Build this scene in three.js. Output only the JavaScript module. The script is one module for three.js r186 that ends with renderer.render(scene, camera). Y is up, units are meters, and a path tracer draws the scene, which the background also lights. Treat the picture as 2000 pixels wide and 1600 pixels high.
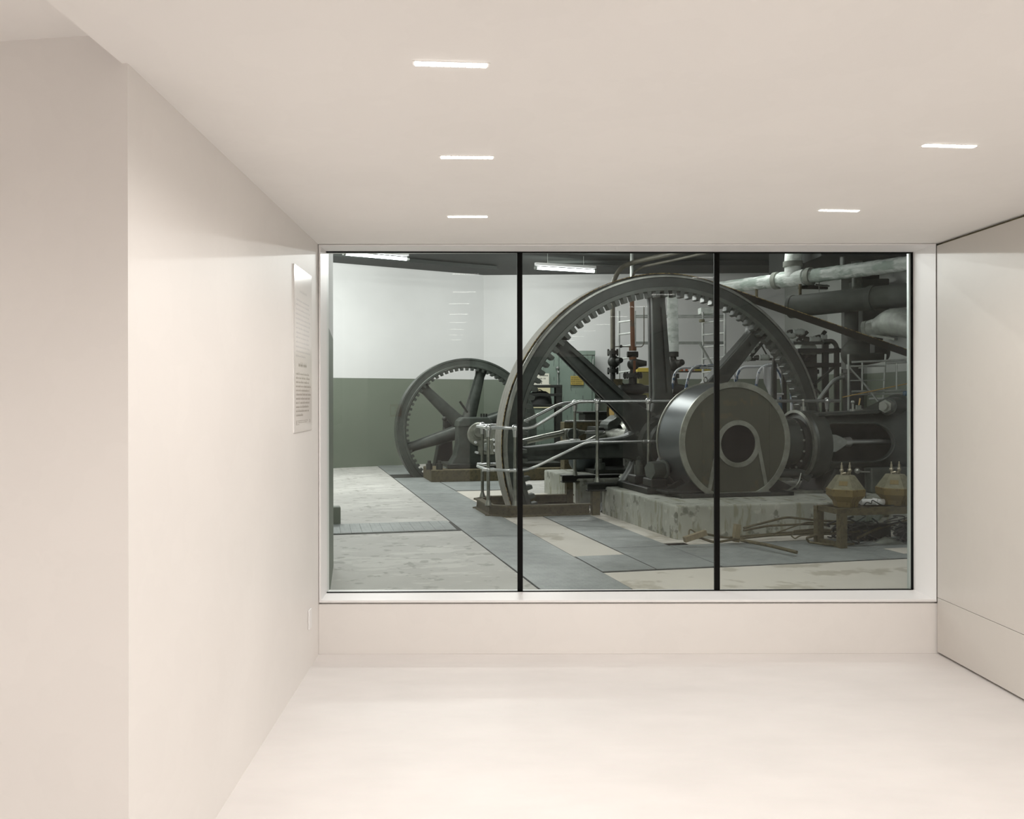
import * as THREE from 'three';
import { RoundedBoxGeometry } from 'three/addons/geometries/RoundedBoxGeometry.js';
import { mergeGeometries } from 'three/addons/utils/BufferGeometryUtils.js';
import { RectAreaLightUniformsLib } from 'three/addons/lights/RectAreaLightUniformsLib.js';
import { Brush, Evaluator, SUBTRACTION } from 'three-bvh-csg';

// ---------- camera ----------
const F = 1700, CX = 932, CY = 778, EYE = 1.62, HF = 0.22;   // focal length in pixels, lens axis, eye height, hall floor height
const scene = new THREE.Scene();
const camera = new THREE.PerspectiveCamera(2 * Math.atan(800 / F) * 180 / Math.PI, 2000 / 1600, 0.05, 100);
camera.position.set(0, EYE, 0);
camera.rotation.z = -0.0015;
camera.setViewOffset(2000, 1600, 1000 - CX, 800 - CY, 2000, 1600);
camera.updateProjectionMatrix();
scene.background = new THREE.Color(0x000000);
const renderer = new THREE.WebGLRenderer({ antialias: true });
renderer.toneMapping = THREE.LinearToneMapping;
renderer.toneMappingExposure = 1.0;
renderer.shadowMap.enabled = true;
RectAreaLightUniformsLib.init();
const ROOM_LIGHT = 2.3, HALL_LIGHT = 170;                       // candela of each ceiling strip, radiance of the hall's tubes
const WARM = new THREE.Color().setRGB(1.0, 0.945, 0.90), COOL = new THREE.Color().setRGB(1.0, 1.0, 0.985);

// ---------- helpers ----------
let seed = 7;
const rnd = () => { seed = (seed * 1664525 + 1013904223) >>> 0; return seed / 4294967296; };
const rr = (a, b) => a + (b - a) * rnd();
const V = (p) => new THREE.Vector3(p[0], p[1], p[2]);
const TH = Math.atan(367 / F), C = Math.cos(TH), S = Math.sin(TH);   // the engine stands turned by TH: b runs along the piston, a along the shaft towards the window
function ba(X, Z) { return [X * C + Z * S, X * S - Z * C]; }
function fl(px, py, h = 0) { const Z = F * (EYE - HF - h) / (py - CY), q = ba((px - CX) * Z / F, Z); return [q[0], h, q[1]]; }
function on(px, py, a) { const k = (px - CX) / F, Z = a / (k * S - C), q = ba(k * Z, Z); return [q[0], EYE - (py - CY) * Z / F - HF, a]; }
function W(px, py, Z) { return [(px - CX) * Z / F, EYE - (py - CY) * Z / F, -Z]; }
const M = (p) => [p[0] * C + p[2] * S, p[1] + HF, -p[0] * S + p[2] * C];   // engine frame to world
const taken = {};
function numbered(n) { taken[n] = (taken[n] ?? -1) + 1; return taken[n] ? n + '_' + String(taken[n]).padStart(3, '0') : n; }

function clean(g) {
  if (g.index) g = g.toNonIndexed();
  for (const k of Object.keys(g.attributes)) if (!['position', 'normal', 'uv'].includes(k)) g.deleteAttribute(k);
  if (!g.attributes.normal) g.computeVertexNormals();
  if (!g.attributes.uv) g.setAttribute('uv', new THREE.BufferAttribute(new Float32Array(g.attributes.position.count * 2), 2));
  g.clearGroups();
  return g;
}
const mrg = (list) => { list = list.flat(Infinity).map(clean); return list.length === 1 ? list[0] : mergeGeometries(list, false); };
function boxUV(g) {   // uv in metres from the main direction of each triangle
  const p = g.attributes.position, uv = new Float32Array(p.count * 2), a = new THREE.Vector3(), b = new THREE.Vector3(), c = new THREE.Vector3();
  for (let i = 0; i < p.count; i += 3) {
    a.fromBufferAttribute(p, i); b.fromBufferAttribute(p, i + 1); c.fromBufferAttribute(p, i + 2);
    const n = b.clone().sub(a).cross(c.clone().sub(a)), x = Math.abs(n.x), y = Math.abs(n.y), z = Math.abs(n.z);
    const d = y >= x && y >= z ? ['x', 'z'] : x >= z ? ['z', 'y'] : ['x', 'y'];
    [a, b, c].forEach((v, k) => { uv[(i + k) * 2] = v[d[0]]; uv[(i + k) * 2 + 1] = v[d[1]]; });
  }
  g.setAttribute('uv', new THREE.BufferAttribute(uv, 2));
  return g;
}
function bx(x0, x1, y0, y1, z0, z1, r = 0, seg = 2) {
  const w = Math.abs(x1 - x0), h = Math.abs(y1 - y0), d = Math.abs(z1 - z0);
  r = Math.min(r, w / 2.01, h / 2.01, d / 2.01);
  const g = r > 0 ? new RoundedBoxGeometry(w, h, d, seg, r) : new THREE.BoxGeometry(w, h, d);
  return g.translate((x0 + x1) / 2, (y0 + y1) / 2, (z0 + z1) / 2);
}
function orient(g, from, dir) { const q = new THREE.Quaternion().setFromUnitVectors(new THREE.Vector3(0, 1, 0), V(dir).normalize()); return g.applyQuaternion(q).translate(...from); }
function rod(p, q, r, r2 = r, seg = 14) {
  const d = V(q).sub(V(p)), L = d.length();
  return orient(new THREE.CylinderGeometry(r2, r, L, seg).translate(0, L / 2, 0), p, d.toArray());
}
function bar(p, q, w, h, up = [0, 1, 0]) {   // a rectangular bar from p to q: w sideways, h upwards
  const z = V(q).sub(V(p)), L = z.length(); z.normalize();
  const x = new THREE.Vector3().crossVectors(V(up), z).normalize(), y = new THREE.Vector3().crossVectors(z, x);
  return new THREE.BoxGeometry(w, h, L).translate(0, 0, L / 2).applyMatrix4(new THREE.Matrix4().makeBasis(x, y, z).setPosition(V(p)));
}
function fillet(pts, rad, n = 6) {
  if (!rad) return pts.map(V);
  const P = pts.map(V), out = [P[0]];
  for (let i = 1; i < P.length - 1; i++) {
    const a = P[i - 1].clone().sub(P[i]), b = P[i + 1].clone().sub(P[i]), t = Math.min(rad, a.length() * 0.48, b.length() * 0.48);
    const A = P[i].clone().addScaledVector(a.normalize(), t), B = P[i].clone().addScaledVector(b.normalize(), t);
    for (let k = 0; k <= n; k++) { const u = k / n; out.push(A.clone().multiplyScalar((1 - u) ** 2).addScaledVector(P[i], 2 * u * (1 - u)).addScaledVector(B, u * u)); }
  }
  out.push(P[P.length - 1]);
  return out;
}
function tube(pts, r, rad = 0, seg = 10, wob = null) {   // a pipe along a filleted line, with closed ends; wob(i) varies the radius
  const P = fillet(pts, rad), pos = [], idx = [];
  let t = P[1].clone().sub(P[0]).normalize(), u = Math.abs(t.y) < 0.9 ? new THREE.Vector3(0, 1, 0) : new THREE.Vector3(1, 0, 0);
  u = new THREE.Vector3().crossVectors(t, u).normalize();
  P.forEach((p, i) => {
    const t2 = (i === 0 ? P[1].clone().sub(P[0]) : i === P.length - 1 ? P[i].clone().sub(P[i - 1]) : P[i + 1].clone().sub(P[i - 1])).normalize();
    u.applyQuaternion(new THREE.Quaternion().setFromUnitVectors(t, t2)); u.addScaledVector(t2, -u.dot(t2)).normalize(); t = t2;
    const v = new THREE.Vector3().crossVectors(t, u);
    for (let k = 0; k < seg; k++) {
      const a = k / seg * Math.PI * 2, R = r * (wob ? wob(i, k) : 1);
      const q = p.clone().addScaledVector(u, Math.cos(a) * R).addScaledVector(v, Math.sin(a) * R); pos.push(q.x, q.y, q.z);
    }
  });
  for (let i = 0; i < P.length - 1; i++) for (let k = 0; k < seg; k++) { const a = i * seg + k, b = i * seg + (k + 1) % seg; idx.push(a, b, a + seg, b, b + seg, a + seg); }
  const g = new THREE.BufferGeometry(); g.setAttribute('position', new THREE.Float32BufferAttribute(pos, 3)); g.setIndex(idx); g.computeVertexNormals();
  const cap = (i, s) => { const c = [P[i].x, P[i].y, P[i].z], q = [], d = P[i].clone().sub(P[i ? i - 1 : 1]).normalize();
    for (let k = 0; k < seg; k++) { const a = (i * seg + k) * 3, b = (i * seg + (k + 1) % seg) * 3; const A = pos.slice(a, a + 3), B = pos.slice(b, b + 3); q.push(...c, ...(s ? A : B), ...(s ? B : A)); }
    const h = new THREE.BufferGeometry(); h.setAttribute('position', new THREE.Float32BufferAttribute(q, 3)); h.computeVertexNormals(); return h; };
  return mrg([g, cap(0, false), cap(P.length - 1, true)]);
}
function lathe(prof, axis, at = [0, 0, 0], seg = 48) {   // prof: [radius, position along the axis]; sharp edges where the profile turns hard
  const parts = [];
  for (let i = 0; i < prof.length - 1; i++) {
    const g = new THREE.LatheGeometry([new THREE.Vector2(...prof[i]), new THREE.Vector2(...prof[i + 1])], seg); parts.push(g);
  }
  const g = mrg(parts);
  if (axis === 'x') g.rotateZ(-Math.PI / 2); else if (axis === 'z') g.rotateX(Math.PI / 2);
  return g.translate(...at);
}
const slathe = (prof, axis, at = [0, 0, 0], seg = 32) => { const g = new THREE.LatheGeometry(prof.map((p) => new THREE.Vector2(...p)), seg); if (axis === 'x') g.rotateZ(-Math.PI / 2); else if (axis === 'z') g.rotateX(Math.PI / 2); return g.translate(...at); };
const disc = (r, h, axis, at, seg = 28, c = 0.006) => lathe([[0.0001, 0], [r - c, 0], [r, c], [r, h - c], [r - c, h], [0.0001, h]], axis, at, seg);
function ext(points, depth, bevel = 0, holes = []) {
  const s = points instanceof THREE.Shape ? points : new THREE.Shape(points.map((p) => new THREE.Vector2(...p)));
  for (const h of holes) s.holes.push(h);
  return new THREE.ExtrudeGeometry(s, { depth: depth - 2 * bevel, bevelEnabled: bevel > 0, bevelSize: bevel, bevelThickness: bevel, bevelOffset: -bevel, bevelSegments: 2, curveSegments: 24 }).translate(0, 0, bevel);
}
const hexn = (at, dir, r, h) => { const d = V(dir).normalize(); return mrg([orient(new THREE.CylinderGeometry(r, r, h, 6).translate(0, h / 2, 0), at, dir), orient(new THREE.CylinderGeometry(r * 0.5, r * 0.55, h * 0.5, 10).translate(0, h * 1.25, 0), at, dir)]); };
const ball = (at, r, seg = 14) => new THREE.SphereGeometry(r, seg, Math.round(seg * 0.7)).translate(...at);
function setKind(o, label, category, group, kind) { o.userData = {}; if (label) o.userData.label = label; if (category) o.userData.category = category; if (group) o.userData.group = group; if (kind) o.userData.kind = kind; return o; }
function thing(name, label, category, at, frame = 'm', group) {
  const o = new THREE.Group(); o.name = numbered(name); scene.add(o);
  o.position.set(...(frame === 'm' ? M(at) : at)); if (frame === 'm') o.rotation.y = TH;
  o.at = at; setKind(o, label, category, group); return o;
}
function mesh(g, m, name) {
  const o = new THREE.Mesh(g, m); o.name = name; o.castShadow = o.receiveShadow = true; return o;
}
function part(t, name, g, m, label) {   // shapes are given in the thing's frame, not from its base
  g = mrg([g]); const at = t.at; g.translate(-at[0], -at[1], -at[2]);
  if (m.map || m.bumpMap || m.roughnessMap) boxUV(g);
  const o = mesh(g, m, name); o.at = at; if (label) o.userData.label = label; t.add(o); return o;
}
function single(name, label, category, g, m, frame = 'm', group) {   // a thing that is one mesh; its base is its lowest middle
  g = mrg([g]); g.computeBoundingBox(); const b = g.boundingBox, at = [(b.min.x + b.max.x) / 2, b.min.y, (b.min.z + b.max.z) / 2];
  if (m.map || m.bumpMap || m.roughnessMap) boxUV(g);
  g.translate(-at[0], -at[1], -at[2]);
  const o = mesh(g, m, numbered(name)); o.position.set(...(frame === 'm' ? M(at) : at)); if (frame === 'm') o.rotation.y = TH; o.at = at; scene.add(o);
  return setKind(o, label, category, group);
}
function struct(name, label, category, g, m, frame = 'w') { const o = single(name, label, category, g, m, frame); o.userData.kind = 'structure'; return o; }
function structGroup(name, label, category, at, frame = 'w') { const t = thing(name, label, category, at, frame); t.userData.kind = 'structure'; return t; }

// ---------- textures ----------
function grid(n) { const a = new Float32Array(n * n); for (let i = 0; i < a.length; i++) a[i] = rnd(); return a; }
function fbm(size, base, oct, gain = 0.5, sx = 1, sy = 1) {   // tiling value noise, 0..1
  const out = new Float32Array(size * size); let amp = 1, tot = 0;
  for (let o = 0; o < oct; o++) {
    const n = base << o, gx = Math.max(1, Math.round(n * sx)), gy = Math.max(1, Math.round(n * sy)), m = Math.max(gx, gy), g = grid(m);
    for (let y = 0; y < size; y++) { const fy = y / size * gy, y0 = Math.floor(fy) % gy, y1 = (y0 + 1) % gy; let v = fy - Math.floor(fy); v = v * v * (3 - 2 * v);
      for (let x = 0; x < size; x++) { const fx = x / size * gx, x0 = Math.floor(fx) % gx, x1 = (x0 + 1) % gx; let u = fx - Math.floor(fx); u = u * u * (3 - 2 * u);
        out[y * size + x] += amp * ((g[y0 * m + x0] * (1 - u) + g[y0 * m + x1] * u) * (1 - v) + (g[y1 * m + x0] * (1 - u) + g[y1 * m + x1] * u) * v); } }
    tot += amp; amp *= gain;
  }
  for (let i = 0; i < out.length; i++) out[i] /= tot;
  return out;
}
function tex(size, metres, fn, srgb = true) {   // fn(i, x, y) gives a grey or [r, g, b] in 0..1
  const d = new Uint8Array(size * size * 4);
  for (let y = 0; y < size; y++) for (let x = 0; x < size; x++) { const i = y * size + x; let v = fn(i, x, y); if (!Array.isArray(v)) v = [v, v, v]; for (let k = 0; k < 3; k++) d[i * 4 + k] = Math.max(0, Math.min(255, v[k] * 255)); d[i * 4 + 3] = 255; }
  const t = new THREE.DataTexture(d, size, size); t.wrapS = t.wrapT = THREE.RepeatWrapping; t.magFilter = THREE.LinearFilter; t.minFilter = THREE.LinearMipmapLinearFilter;
  if (srgb) t.colorSpace = THREE.SRGBColorSpace; t.repeat.set(1 / metres, 1 / metres); t.needsUpdate = true; return t;
}
const lerp = (a, b, t) => a.map((v, k) => v + (b[k] - v) * t), st = (a, b, x) => { x = Math.max(0, Math.min(1, (x - a) / (b - a))); return x * x * (3 - 2 * x); };
const n1 = fbm(512, 4, 6), n2 = fbm(512, 8, 5, 0.6), n3 = fbm(512, 16, 4, 0.6), nS = fbm(512, 6, 5, 0.6, 1, 2.4), nV = fbm(512, 6, 5, 0.55, 5, 1);

const T = {
  room: tex(512, 2.2, (i) => { const v = 0.975 + (n1[i] - 0.5) * 0.03; return [v, v, v]; }),
  roomFloor: tex(512, 2.6, (i) => { const v = 0.97 + (nS[i] - 0.5) * 0.05 + (n2[i] - 0.5) * 0.02; return [v, v * 0.998, v * 0.995]; }),
  roomFloorR: tex(512, 2.6, (i) => 0.55 + (nS[i] - 0.5) * 0.5, false),
  flake: tex(512, 2.0, (i) => { let c = lerp([0.70, 0.695, 0.675], [0.78, 0.775, 0.755], n1[i]); c = lerp(c, [0.87, 0.865, 0.84], st(0.58, 0.63, nS[i]) * 0.45); c = lerp(c, [0.5, 0.5, 0.47], st(0.64, 0.72, n3[i]) * 0.4); return c; }),
  strip: tex(512, 2.4, (i) => { let c = lerp([0.76, 0.74, 0.70], [0.84, 0.82, 0.78], n1[i]); return lerp(c, [0.55, 0.52, 0.45], st(0.62, 0.75, n2[i]) * 0.4); }),
  plinth: tex(512, 1.6, (i, x, y) => { let c = lerp([0.55, 0.56, 0.52], [0.73, 0.735, 0.70], n1[i]); c = lerp(c, [0.47, 0.475, 0.38], st(0.55, 0.72, nV[i]) * 0.55); c = lerp(c, [0.8, 0.8, 0.77], st(0.6, 0.7, n3[i]) * 0.4); return lerp(c, [0.3, 0.31, 0.27], st(0.7, 0.78, n2[i]) * 0.5); }),
  plinthB: tex(512, 1.6, (i) => n1[i] * 0.6 + n3[i] * 0.4, false),
  plate: tex(512, 1.5, (i) => { const v = (n1[i] - 0.5) * 0.16 + (n3[i] - 0.5) * 0.12; return [0.655 + v, 0.67 + v, 0.663 + v]; }),
  chequer: tex(256, 0.085, (i, x, y) => { const u = x / 256, v = y / 256; let h = 0; for (const [cx, cy, s] of [[0.25, 0.25, 1], [0.75, 0.75, 1], [0.25, 0.75, -1], [0.75, 0.25, -1]]) { const a = u - cx, b = v - cy, p = (a + s * b) * 0.7071, q = (a - s * b) * 0.7071; h = Math.max(h, 1 - st(0.75, 1, Math.hypot(p / 0.21, q / 0.07))); } return h; }, false),
  iron: tex(512, 0.9, (i) => { const v = 0.9 + (n1[i] - 0.5) * 0.35 + (n3[i] - 0.5) * 0.22; return [v, v, v * 0.98]; }),
  ironR: tex(512, 0.9, (i) => 0.55 + (n2[i] - 0.5) * 0.6, false),
  wall: tex(512, 3, (i) => { const v = 0.96 + (n1[i] - 0.5) * 0.06; return [v, v, v]; }),
  worn: tex(512, 0.6, (i) => lerp([0.84, 0.85, 0.86], [0.28, 0.38, 0.50], st(0.53, 0.6, n2[i]))),
  rust: tex(512, 0.5, (i) => lerp(lerp([0.34, 0.32, 0.24], [0.41, 0.375, 0.275], n1[i]), [0.29, 0.272, 0.21], st(0.5, 0.65, n3[i]) * 0.7)),
  copper: tex(512, 0.5, (i) => lerp([0.50, 0.33, 0.22], [0.36, 0.33, 0.27], st(0.42, 0.6, n1[i]))),
  lag: tex(512, 0.9, (i) => { let c = lerp([0.74, 0.77, 0.745], [0.86, 0.88, 0.86], st(0.3, 0.62, nS[i])); return lerp(c, [0.56, 0.62, 0.58], st(0.56, 0.7, n1[i]) * 0.7); }),
  lagB: tex(512, 0.9, (i) => nS[i] * 0.7 + n3[i] * 0.3, false),
  cab: tex(512, 1.2, (i) => { let c = lerp([0.40, 0.46, 0.42], [0.47, 0.53, 0.49], n1[i]); return lerp(c, [0.24, 0.27, 0.25], st(0.62, 0.72, nV[i]) * 0.5); }),
  belt: tex(512, 0.5, (i) => lerp([0.52, 0.51, 0.47], [0.74, 0.73, 0.70], nV[i])),
  beltE: tex(512, 0.35, (i) => lerp([0.30, 0.24, 0.14], [0.66, 0.58, 0.38], st(0.38, 0.55, n3[i]))),
  tan: tex(512, 0.5, (i) => lerp(lerp([0.42, 0.365, 0.215], [0.49, 0.425, 0.26], n1[i]), [0.25, 0.21, 0.13], st(0.6, 0.75, nV[i]) * 0.6)),
  sacking: tex(512, 0.4, (i) => { const v = (n3[i] - 0.5) * 0.16; return [0.455 + v, 0.445 + v, 0.365 + v]; }),
  olive: tex(512, 1.0, (i) => { let c = lerp([0.255, 0.26, 0.215], [0.31, 0.315, 0.265], n1[i]); return lerp(c, [0.38, 0.34, 0.25], st(0.66, 0.78, n2[i]) * 0.5); }),
  wood: tex(512, 0.25, (i) => lerp([0.44, 0.40, 0.31], [0.58, 0.54, 0.43], nV[i])),
  cloth: tex(256, 0.3, (i) => 0.9 + ((n3[i] ?? 0.5) - 0.5) * 0.1),
};
function mat(hex, rough, metal = 0, extra = {}) { const { bs, ...e } = extra; const m = new THREE.MeshPhysicalMaterial({ color: hex, roughness: rough, metalness: metal, ...e }); if (bs !== undefined) m.bumpScale = bs; return m; }
const lin = (r, g, b) => new THREE.Color().setRGB(r, g, b);
const m = {
  room: mat(lin(0.91, 0.88, 0.85), 0.5, 0, { map: T.room }),
  roomGloss: mat(lin(0.91, 0.88, 0.85), 0.44, 0, { map: T.room }),
  ceiling: mat(lin(0.945, 0.925, 0.90), 0.7, 0, { map: T.room }),
  roomFloor: mat(lin(0.83, 0.80, 0.785), 0.5, 0, { map: T.roomFloor }),
  panel: mat(lin(0.67, 0.635, 0.59), 0.32, 0, { map: T.room }),
  frame: mat(lin(0.90, 0.89, 0.885), 0.38),
  gapShade: mat(lin(0.20, 0.17, 0.09), 0.7),  // joint backing, its dark brown stands in for the shade of depth
  backRoom: mat(lin(0.03, 0.03, 0.027), 0.6),
  glass: new THREE.MeshPhysicalMaterial({ color: lin(0.965, 0.982, 0.97), roughness: 0, transmission: 1, thickness: 0, ior: 1.3 }),
  black: mat(0x070706, 0.6, 0, { specularIntensity: 0.25 }), gasket: mat(0x0b0c0a, 0.6, 0, { specularIntensity: 0.3 }), spacer: mat(0xb9c2bf, 0.35, 0.6),
  hallWhite: mat(lin(0.74, 0.745, 0.735), 0.75, 0, { map: T.wall }),
  hallWhiteDim: mat(lin(0.44, 0.46, 0.43), 0.75, 0, { map: T.wall }),  // same paint as hallWhite, the dimness of the right side put into its colour
  dado: mat(lin(0.165, 0.195, 0.15), 0.5, 0, { map: T.wall }),
  hallCeil: mat(lin(0.028, 0.034, 0.030), 0.75, 0, { map: T.wall }),
  flake: mat(0xffffff, 0.72, 0, { map: T.flake, bumpMap: T.plinthB, bs: 0.004 }),
  strip: mat(0xffffff, 0.7, 0, { map: T.strip }),
  plinth: mat(0xffffff, 0.85, 0, { map: T.plinth, bumpMap: T.plinthB, bs: 0.012 }),
  plate: mat(0xe0e3e3, 0.5, 0.15, { map: T.plate, bumpMap: T.chequer, bs: 0.004 }),
  bed: mat(0x30322e, 0.8),
  iron: mat(lin(0.058, 0.068, 0.062), 0.42, 0.25, { map: T.iron }),
  ironDark: mat(lin(0.030, 0.033, 0.029), 0.48, 0.2, { map: T.iron }),
  ironGrey: mat(lin(0.115, 0.13, 0.12), 0.40, 0.3, { map: T.iron }),
  pit: mat(lin(0.16, 0.155, 0.14), 0.9, 0, { map: T.plinth }),
  rim: mat(lin(0.40, 0.41, 0.39), 0.33, 0.75, { map: T.iron }),
  steel: mat(lin(0.72, 0.73, 0.72), 0.28, 0.85),
  steelDull: mat(lin(0.38, 0.39, 0.36), 0.36, 0.85, { map: T.iron }),
  shell: mat(lin(0.085, 0.102, 0.107), 0.36, 0.55),
  stripSteel: mat(lin(0.36, 0.37, 0.33), 0.4, 0.6, { map: T.iron }),
  olive: mat(0xffffff, 0.5, 0.15, { map: T.olive }),
  rust: mat(0xffffff, 0.75, 0.2, { map: T.rust }),
  copper: mat(0xffffff, 0.6, 0.15, { map: T.copper }),
  oldPipe: mat(lin(0.16, 0.15, 0.115), 0.55, 0.2, { map: T.iron }),
  lag: mat(0xffffff, 0.85, 0, { map: T.lag, bumpMap: T.lagB, bs: 0.02 }),
  band: mat(lin(0.27, 0.29, 0.26), 0.7, 0, { map: T.iron }),
  ductGrey: mat(lin(0.36, 0.39, 0.36), 0.5, 0.1, { map: T.iron }),
  pipeDark: mat(lin(0.055, 0.065, 0.055), 0.7, 0, { map: T.iron }),
  cab: mat(0xffffff, 0.5, 0.1, { map: T.cab }),
  worn: mat(0xffffff, 0.5, 0.1, { map: T.worn }),
  galv: mat(lin(0.47, 0.50, 0.49), 0.42, 0.55, { map: T.iron }),
  belt: mat(0xffffff, 0.8, 0, { map: T.belt }), beltIn: mat(lin(0.045, 0.04, 0.03), 0.8), beltE: mat(0xffffff, 0.85, 0, { map: T.beltE }),
  tan: mat(0xffffff, 0.75, 0, { map: T.tan }), sack: mat(0xffffff, 0.9, 0, { map: T.sacking }),
  brass: mat(lin(0.36, 0.33, 0.25), 0.35, 0.8), bolt: mat(lin(0.35, 0.36, 0.33), 0.4, 0.7), whiteBolt: mat(lin(0.75, 0.76, 0.75), 0.45),
  wood: mat(0xffffff, 0.8, 0, { map: T.wood }), cloth: mat(lin(0.78, 0.79, 0.80), 0.95),
  white: mat(lin(0.72, 0.72, 0.71), 0.5), yellow: mat(lin(0.52, 0.40, 0.05), 0.5), yellowDull: mat(lin(0.12, 0.11, 0.035), 0.6), red: mat(lin(0.48, 0.09, 0.03), 0.6), cane: mat(lin(0.48, 0.31, 0.10), 0.6),
  jar: new THREE.MeshPhysicalMaterial({ color: lin(0.8, 0.85, 0.85), roughness: 0.05, transmission: 1, thickness: 0, ior: 1.7 }),
  tyre: mat(lin(0.03, 0.032, 0.03), 0.7), ropeWheel: mat(lin(0.30, 0.26, 0.17), 0.7, 0, { map: T.iron }), ropeHub: mat(lin(0.38, 0.25, 0.07), 0.55),
  oldWhite: mat(lin(0.55, 0.57, 0.57), 0.5, 0, { map: T.iron }), smallWheel: mat(lin(0.078, 0.092, 0.082), 0.42, 0.25, { map: T.iron }),
  porcelain: mat(lin(0.40, 0.43, 0.40), 0.3), blue: mat(lin(0.07, 0.13, 0.19), 0.5),
  lampWarm: new THREE.MeshStandardMaterial({ color: 0x000000, emissive: lin(1, 0.97, 0.92), emissiveIntensity: 11 }),
  lampCool: new THREE.MeshStandardMaterial({ color: 0x000000, emissive: lin(0.96, 1.0, 1.0), emissiveIntensity: 9 }),
};
function plan(pts, y0, y1) { return new THREE.ExtrudeGeometry(new THREE.Shape(pts.map((p) => new THREE.Vector2(p[0], -p[1]))), { depth: y1 - y0, bevelEnabled: false }).rotateX(-Math.PI / 2).translate(0, y0, 0); }
function piece(t, name, g, mt, pos, rot = [0, 0, 0], scale = 1) { const o = mesh(g, mt, name); o.position.set(...pos); o.rotation.set(...rot); o.scale.setScalar(scale); t.add(o); return o; }

// ---------- the white room ----------
const D = 5.51, XL = -1.005, XR = 2.904, YC = 2.5956;
struct('floor', 'pale seamless resin floor of the white room', 'floor', plan([[-3.9, 4.1], [3.3, 4.1], [3.3, -5.75], [-3.9, -5.75]], -0.15, 0), m.roomFloor);
struct('ceiling', 'smooth off-white ceiling with thin recessed strip lights', 'ceiling', plan([[XL, -5.6], [-1.032, -2.53], [-1.06, -2.0], [-1.12, 4.0], [3.3, 4.0], [3.3, -5.6]], YC, YC + 0.12), m.ceiling);
struct('ceiling_side', 'slightly higher ceiling over the side bay of the white room', 'ceiling', plan([[-3.9, 4.1], [-1.0, 4.1], [-1.0, -3.4], [-3.9, -3.4]], 2.683, 2.8), m.ceiling);
struct('wall_left', 'long off-white wall with projecting corner pier beside the window', 'wall', plan([[XL, -5.6], [-1.0146, -2.53], [-3.75, -2.92], [-3.75, -5.6]], 0, 2.78), m.roomGloss);
struct('wall_side', 'off-white end wall of the side bay', 'wall', bx(-3.9, -3.72, 0, 2.78, -3.4, 4.1), m.room);
const rear = structGroup('wall_rear', 'white rear wall with a broad dark opening behind the camera', 'wall', [0, 0, 3.8]);
part(rear, 'upper_band', bx(-3.9, 3.3, 2.35, 2.8, 3.8, 4.1), m.room); part(rear, 'pier', bx(-3.9, 0.2, 0, 2.35, 3.8, 4.1), m.room); part(rear, 'dark_door', bx(0.2, 3.3, 0, 2.35, 3.86, 4.1), m.backRoom);
const wr = structGroup('wall_right', 'greyish white panelled wall with fine joints beside the window', 'wall', [XR + 0.1, 0, -1]);
part(wr, 'backing', bx(XR + 0.028, XR + 0.3, 0, 2.78, -5.6, 4.0), m.gapShade, 'backing behind the panel joints, depth shade put into its brown');
part(wr, 'panel', bx(XR, XR + 0.028, 0.3585, YC - 0.016, -5.497, 3.8, 0.0012), m.panel);
part(wr, 'panel', bx(XR, XR + 0.028, 0.014, 0.356, -5.497, 3.8, 0.0012), m.panel);
struct('wall_sill', 'low off-white wall below the window', 'wall', mrg([bx(XL, XR + 0.02, 0, 0.317, -5.81, -D, 0.002), bx(XL, XR, 0.31, 0.33, -5.8, -D - 0.022)]), m.room);

// the window: lining boards, panes, black mullions
const win = structGroup('window_1', 'wide three-pane interior window with white lining and black mullions', 'window', [0.95, 0.33, -5.66]);
part(win, 'sill_board', bx(-0.992, 2.9, 0.328, 0.343, -5.81, -5.502, 0.002), m.frame);
part(win, 'head_board', bx(-0.992, 2.9, 2.5855, 2.594, -5.81, -5.504, 0.002), m.frame);
part(win, 'jamb_board', bx(-1.002, -0.990, 0.328, 2.594, -5.81, -5.502, 0.002), m.frame);
part(win, 'jamb_board', bx(2.899, 2.903, 0.328, 2.594, -5.81, -5.502, 0.001), m.frame);
const zg = (x) => -(5.722 + (x + 0.98) * 0.0172);          // the glazing stands slightly askew in the opening
const px2x = (px) => { let x = (px - CX) * 5.75 / F; for (let k = 0; k < 4; k++) x = (px - CX) * -zg(x) / F; return x; };
const cuts = [634, 1015.5, 1400.5, 1781].map(px2x);
for (let k = 0; k < 3; k++) {
  const x0 = cuts[k] + 0.002, x1 = cuts[k + 1] - 0.002, an = Math.atan(0.0172);
  for (const dz of [0, -0.021]) {
    const g = new THREE.PlaneGeometry((x1 - x0) / Math.cos(an), 2.242); g.rotateY(an).translate((x0 + x1) / 2, 1.464, zg((x0 + x1) / 2) + dz);
    part(win, dz ? 'outer_pane' : 'pane', g, m.glass);
  }
}
for (const x of [cuts[1], cuts[2]]) part(win, 'mullion', bx(x - 0.0175, x + 0.0175, 0.343, 2.5855, zg(x) - 0.022, zg(x) + 0.001, 0.002), m.black);
part(win, 'gasket', bx(cuts[3] - 0.005, cuts[3] + 0.013, 0.343, 2.5855, zg(2.87) - 0.03, zg(2.87) + 0.002), m.gasket, 'black edge seal');
part(win, 'edge_strip', bx(cuts[3] - 0.019, cuts[3] - 0.006, 0.346, 2.583, zg(2.87) - 0.028, zg(2.87) - 0.004), m.spacer, 'pale glass edge strip');
part(win, 'gasket', mrg([bar([cuts[0], 2.582, zg(cuts[0])], [cuts[3], 2.582, zg(cuts[3])], 0.03, 0.006), bar([cuts[0], 0.345, zg(cuts[0])], [cuts[3], 0.345, zg(cuts[3])], 0.024, 0.004)]), m.gasket, 'dark seal along head and sill');

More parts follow.
